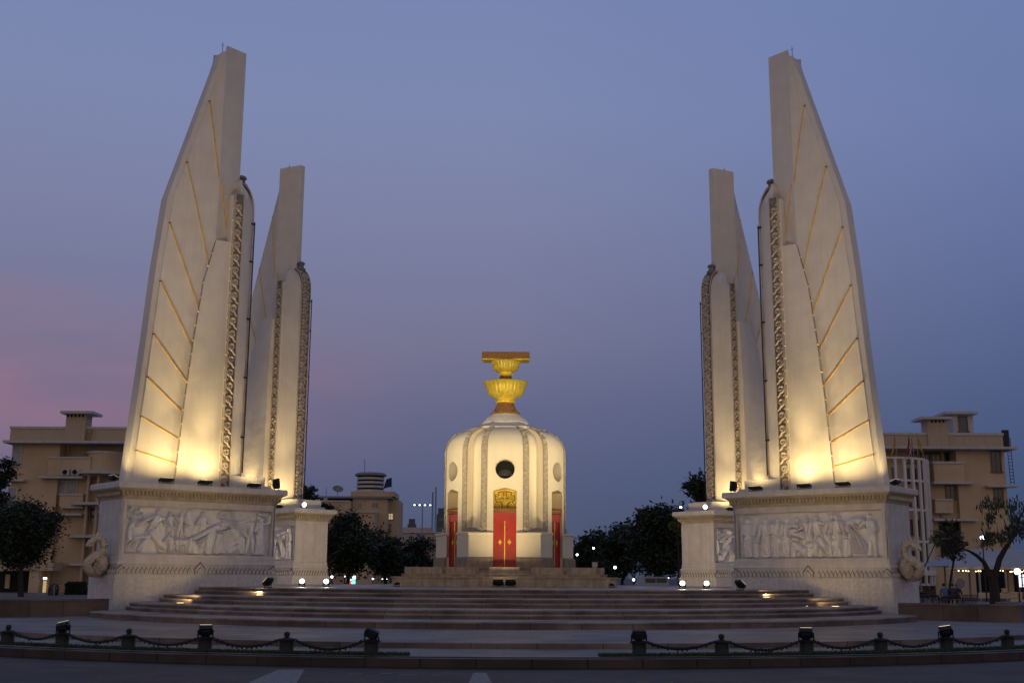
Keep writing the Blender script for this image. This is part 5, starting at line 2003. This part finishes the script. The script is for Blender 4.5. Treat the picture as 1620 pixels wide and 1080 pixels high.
# parked van behind the platform, right
van = thing('parked_van', 'pale grey parked van under the trees right of the podium', 'van', (at(1031, 925, 62).x, 62, 0), radians(6))
MB().loft([[(x, y, z) for x, y in ((-1.5, -.85), (1.5, -.85), (1.5, .85), (-1.5, .85))] for z in (.35, 1.0)] + [[(x, y, 1.0) for x, y in ((-1.5, -.85), (1.5, -.85), (1.5, .85), (-1.5, .85))]] + [[(x, y, 1.75) for x, y in ((-1.05, -.72), (1.45, -.72), (1.45, .72), (-1.05, .72))]]).build('body', 'tent', van, bevel=.05)
MB().box(-.8, .2, -.82, -.76, 1.1, 1.6).box(.3, 1.3, -.82, -.76, 1.1, 1.6).build('window', 'glass', van)
for x in (-.95, .95):
    for y in (-.8, .8):
        w = MB().lathe([(.1, -.09), (.3, -.09), (.32, 0), (.3, .09), (.1, .09)], 18).build('wheel', 'rubber', van)
        w.rotation_euler = (pi / 2, 0, 0)
        w.location = (x, y, .32)

# ------------------------------------------------------------------ right hand tent, people, railings, sign
YT = 33
tn = thing('tent', 'large white canvas tent roof with warm string lights at the right', 'tent')
zt, zb = at(1580, 868, YT + 3).z, at(1560, 895, YT).z
xl, xr = at(1501, 894, YT).x, at(1680, 894, YT).x
xl2 = at(1534, 868, YT + 3).x
MB().add([(xl, YT, zb), (xr, YT, zb), (xr, YT + 7, zb), (xl, YT + 7, zb), (xl2, YT + 3.5, zt), (xr - 1, YT + 3.5, zt)], [(0, 1, 5, 4), (1, 2, 5), (2, 3, 4, 5), (3, 0, 4), (3, 2, 1, 0)]).build('roof', 'tent', tn)
MB().box(xl, xr, YT - .05, YT + .02, zb - .22, zb + .02).build('valance', 'tent', tn)
for k in range(5):
    x = xl + .3 + (xr - xl - .6) * k / 4
    MB().box(x - .06, x + .06, YT + .05, YT + .17, 0, zb).build('pole', 'steel', tn)
    MB().box(x - .06, x + .06, YT + 6.8, YT + 6.92, 0, zb).build('pole', 'steel', tn)
bs = thing('festoon_lights', 'string of warm fairy lights along the tent edge', 'string lights')
MB().tube([(xl, YT - .14, zb - .3), ((xl + xr) / 2, YT - .14, zb - .36), (xr, YT - .14, zb - .3)], .012, 4).build('cable', 'black', bs)
fb = MB().ball((0, 0, 0), .055, n=6, m=4).build('bulb', 'lampwarm', bs)
fb.location = (xl + .2, YT - .15, zb - .38)
for k in range(46):
    if rnd.random() < .3:
        continue
    c = fb.copy()
    COL.objects.link(c)
    c.location = (xl + (xr - xl) * (k + rnd.random() * .7) / 46, YT - .15, zb - .36 + rnd.uniform(-.04, .05))
# plaza wall and counter beneath the tent
bw = thing('garden_wall', 'pale low wall and piers under the tent', 'low wall')
part('wall', 'tan', bw, [(1550, 1640, 937, 946)], 30, 0, .3)
part('pier', 'tan', bw, [(1596, 1604, 901, 946)], 36, 0, .5)
part('pier', 'tan', bw, [(1588, 1593, 930, 938)], 30, 0, .4)
part('back_wall', 'dark', bw, [(1546, 1640, 900, 946)], 41.5, 0, .2)
bl = thing('balustrade', 'pale pierced stone balustrade at the right edge below the lamp', 'balustrade')
m_ = MB()
pbox(m_, 1600, 1632, 936, 938.5, 26, 0, .25)
pbox(m_, 1600, 1632, 948, 951, 26, 0, .25)
m_.build('rails', 'tan', bl)
for k in range(9):
    c = at(1602 + 3.6 * k, 944, 26)
    z0, z1 = at(1610, 948, 26).z, at(1610, 938.5, 26).z
    MB().lathe([(.06, z0), (.035, z0 + .04), (.075, (z0 + z1) / 2), (.035, z1 - .04), (.06, z1)], 8, c=(c.x, 26.12)).build('baluster', 'tan', bl)
sg_ = thing('lit_signboard', 'white backlit signboard with dark bars at the right edge', 'sign')
part('panel', 'sign', sg_, [(1612, 1630, 908, 928)], 24, 0, .1)
m_ = MB()
pbox(m_, 1616, 1617.5, 906, 948, 24, .12, .06)
pbox(m_, 1610, 1632, 906.5, 908, 24, .12, .06)
pbox(m_, 1612.5, 1626, 912, 913, 24, .12, .05)
m_.build('frame', 'black', sg_)
part('red_line', 'red', sg_, [(1614, 1624, 924, 925.2)], 24, .13, .05)
rs = thing('round_sign', 'round traffic sign on a thin post, seen from behind', 'traffic sign', (at(1521, 948, 22).x, 22, 0))
zc = at(1521, 922, 22).z
MB().tube([(0, 0, 0), (0, 0, zc + .2)], .025, 6).build('post', 'steel', rs)
d_ = MB().lathe([(.3, -.012), (.3, .012)], 24).build('disc', 'cap', rs)
d_.rotation_euler = (pi / 2, 0, 0)
d_.location = (0, -.04, zc)
for i, (x0, x1) in enumerate(((1520, 1532), (1532, 1546))):
    rl = thing('railing', '%s dark iron railing panel beside the seated people' % ('left' if i == 0 else 'right'), 'railing', (0, 0, 0), 0, 'railings beside the seated people')
    m_ = MB()
    Y = 22.5
    pbox(m_, x0, x1, 940, 941, Y, 0, .05)
    pbox(m_, x0, x1, 948, 949, Y, 0, .05)
    m_.build('rails', 'black', rl)
    for k in range(7):
        x = x0 + (x1 - x0) * k / 6
        p0, p1 = at(x, 952, Y), at(x, 940, Y)
        MB().tube([(p0.x, Y + .025, 0), (p0.x, Y + .025, p1.z)], .018, 4).build('bar', 'black', rl)
rp_ = thing('railing', 'dark iron railing behind the parked motorbike at the right', 'railing', (0, 0, 0), 0, 'railings beside the seated people')
m_ = MB()
pbox(m_, 1442, 1490, 940.5, 941.5, 23, 0, .05)
m_.build('rails', 'black', rp_)
for k in range(18):
    p0 = at(1443 + 2.7 * k, 945, 23)
    MB().tube([(p0.x, 23.025, 0), (p0.x, 23.025, at(1460, 940.5, 23).z)], .018, 4).build('bar', 'black', rp_)


# seated people: one skinned body each
def seated(px, Y, label, shirt, facing=0, lean=.0, seat=.42):
    base = at(px, 948, Y)
    r = thing('person', label, 'person', (base.x, Y, 0), facing)
    J = {'pel': (0, 0, seat + .1), 'sp': (0, -lean * .3, seat + .35), 'ch': (0, -lean * .6, seat + .55), 'nk': (0, -lean * .75, seat + .68), 'hd': (0, -lean, seat + .8), 'top': (0, -lean, seat + .92)}
    E_ = [('pel', 'sp', 'b'), ('sp', 'ch', 'b'), ('ch', 'nk', 'b'), ('nk', 'hd', 'b'), ('hd', 'top', 'b')]
    Rr = {'pel': .15, 'sp': .14, 'ch': .16, 'nk': .06, 'hd': .1, 'top': .07}
    for s, sx in (('l', -1), ('r', 1)):
        J['sh' + s] = (sx * .19, -lean * .6, seat + .58)
        J['el' + s] = (sx * .25, -lean * .6 - .1, seat + .32)
        J['ha' + s] = (sx * .12, -.38, seat + .26)
        J['fi' + s] = (sx * .1, -.46, seat + .22)
        J['hip' + s] = (sx * .1, -.05, seat + .08)
        J['kn' + s] = (sx * .14, -.46, seat + .08)
        J['an' + s] = (sx * .13, -.48, .08)
        J['to' + s] = (sx * .14, -.64, .04)
        E_ += [('ch', 'sh' + s, 0), ('sh' + s, 'el' + s, 0), ('el' + s, 'ha' + s, 0), ('ha' + s, 'fi' + s, 0), ('pel', 'hip' + s, 0), ('hip' + s, 'kn' + s, 0), ('kn' + s, 'an' + s, 0), ('an' + s, 'to' + s, 0)]
        Rr.update({'sh' + s: .075, 'el' + s: .05, 'ha' + s: .038, 'fi' + s: .025, 'hip' + s: .1, 'kn' + s: .07, 'an' + s: .045, 'to' + s: .035})
    ks = list(J)
    me = bpy.data.meshes.new('person_body')
    me.from_pydata([J[k] for k in ks], [(ks.index(a), ks.index(b)) for a, b, _ in E_], [])
    ob = bpy.data.objects.new('body', me)
    COL.objects.link(ob)
    sk = ob.modifiers.new('skin', 'SKIN')
    for i, k in enumerate(ks):
        me.skin_vertices[0].data[i].radius = (Rr[k], Rr[k])
    me.skin_vertices[0].data[0].use_root = True
    ob.modifiers.new('sub', 'SUBSURF').levels = 2
    bpy.context.view_layer.update()
    nme = bpy.data.meshes.new_from_object(ob.evaluated_get(bpy.context.evaluated_depsgraph_get()))
    ob.modifiers.clear()
    ob.data = nme
    for m in ('skin', shirt, 'shirtdark'):
        nme.materials.append(M[m])
    for p in nme.polygons:
        p.use_smooth = True
        z = p.center.z
        p.material_index = 0 if z > seat + .68 else (1 if z > seat + .2 and p.center.y > -.3 else (2 if p.center.y > -.6 and z < seat + .2 else 0))
    ob.parent = r
    MB().ball((0, -lean + .015, seat + .87), .105, .115, .11, 12, 8).build('hair', 'hair', r, True)
    return r


def bench(px0, px1, Y, label):
    a, b = at(px0, 948, Y).x, at(px1, 948, Y).x
    r = thing('bench', label, 'bench', ((a + b) / 2, Y + .05, 0))
    hw = (b - a) / 2
    MB().box(-hw, hw, -.2, .25, .36, .42).build('seat', 'wall', r, bevel=.01)
    for sx in (-1, 1):
        MB().box(sx * hw * .8 - .06, sx * hw * .8 + .06, -.15, .2, 0, .36).build('leg', 'wall', r)


bench(1490, 1519, 22, 'low dark bench behind the right fountain wall')
seated(1497, 22, 'seated person in blue bending low, left of the group', 'shirtblue', pi, .3, .42)
seated(1508, 22, 'seated person in dark clothes, middle of the group', 'shirtdark', pi, .05, .42)
seated(1514.5, 22.0, 'seated person in dark clothes facing sideways, right of the group', 'shirtdark', pi * .75, .1, .42)


def motorbike(px, Y, label, rot):
    c = at(px, 945, Y)
    r = thing('motorbike', label, 'motorbike', (c.x, Y, 0), rot, 'parked motorbikes')
    for x in (-.6, .62):
        w = MB()
        w.tube([(x + .27 * cos(2 * pi * k / 18), 0, .29 + .27 * sin(2 * pi * k / 18)) for k in range(19)], .045, 6)
        wo = w.build('wheel', 'rubber', r, True)
        w2 = MB()
        for k in range(6):
            a = 2 * pi * k / 6
            w2.tube([(x, 0, .29), (x + .25 * cos(a), 0, .29 + .25 * sin(a))], .012, 4)
        w2.build('spokes', 'steel', wo)
    MB().tube([(-.55, 0, .55), (-.2, 0, .6), (.1, 0, .5), (.35, 0, .62), (.45, 0, .85)], [.12, .14, .1, .12, .08], 8).build('body', 'shirtdark', r, True)
    MB().tube([(-.65, 0, .74), (-.3, 0, .78), (.05, 0, .72)], [.06, .1, .05], 8).build('seat', 'black', r, True)
    MB().tube([(.62, 0, .29), (.45, 0, .9)], .03, 6).build('fork', 'steel', r)
    m = MB()
    m.tube([(.38, -.32, 1.0), (.46, -.1, .93), (.46, .1, .93), (.38, .32, 1.0)], .02, 6)
    hb = m.build('handlebar', 'black', r)
    m = MB()
    for sy in (-.3, .3):
        m.tube([(.4, sy, .98), (.42, sy * 1.1, 1.15)], .01, 4)
        m.ball((.42, sy * 1.15, 1.18), .02, .06, .045, 8, 5)
    m.build('mirrors', 'steel', hb)
    MB().ball((.52, 0, .86), .07, .1, .1, 10, 6).build('headlight', 'glass', r, True)


motorbike(79, 36, 'parked motorbike by the lit doorway, left one', radians(-60))
motorbike(89, 36, 'parked motorbike by the lit doorway, right one', radians(-75))
motorbike(1467, 24, 'parked motorbike behind the right fountain wall', radians(15))

# rounded planter tub at the right edge
tb = thing('planter_tub', 'large dark rounded tub at the right edge beyond the wall end', 'planter', (at(1612, 975, -6).x, -6, 0))
MB().lathe([(.5, 0), (.7, .12), (.78, .4), (.8, .62), (.84, .66), (.84, .74), (.74, .74), (.7, .66)], 36).build('tub', 'roofgrey', tb, .6)
MB().lathe([(.69, .6), (.69, .68)], 36).build('soil', 'soil', tb)

# pavement strips in front of the side buildings
structure('pavement', MB().box(-60, -17, 20, 51, -.1, .12), 'terrace')
structure('pavement', MB().box(17.5, 60, 12, 51, -.1, .12), 'terrace')
structure('lawn', MB().box(-40, 40, 58, 200, -.1, .06), 'soil')
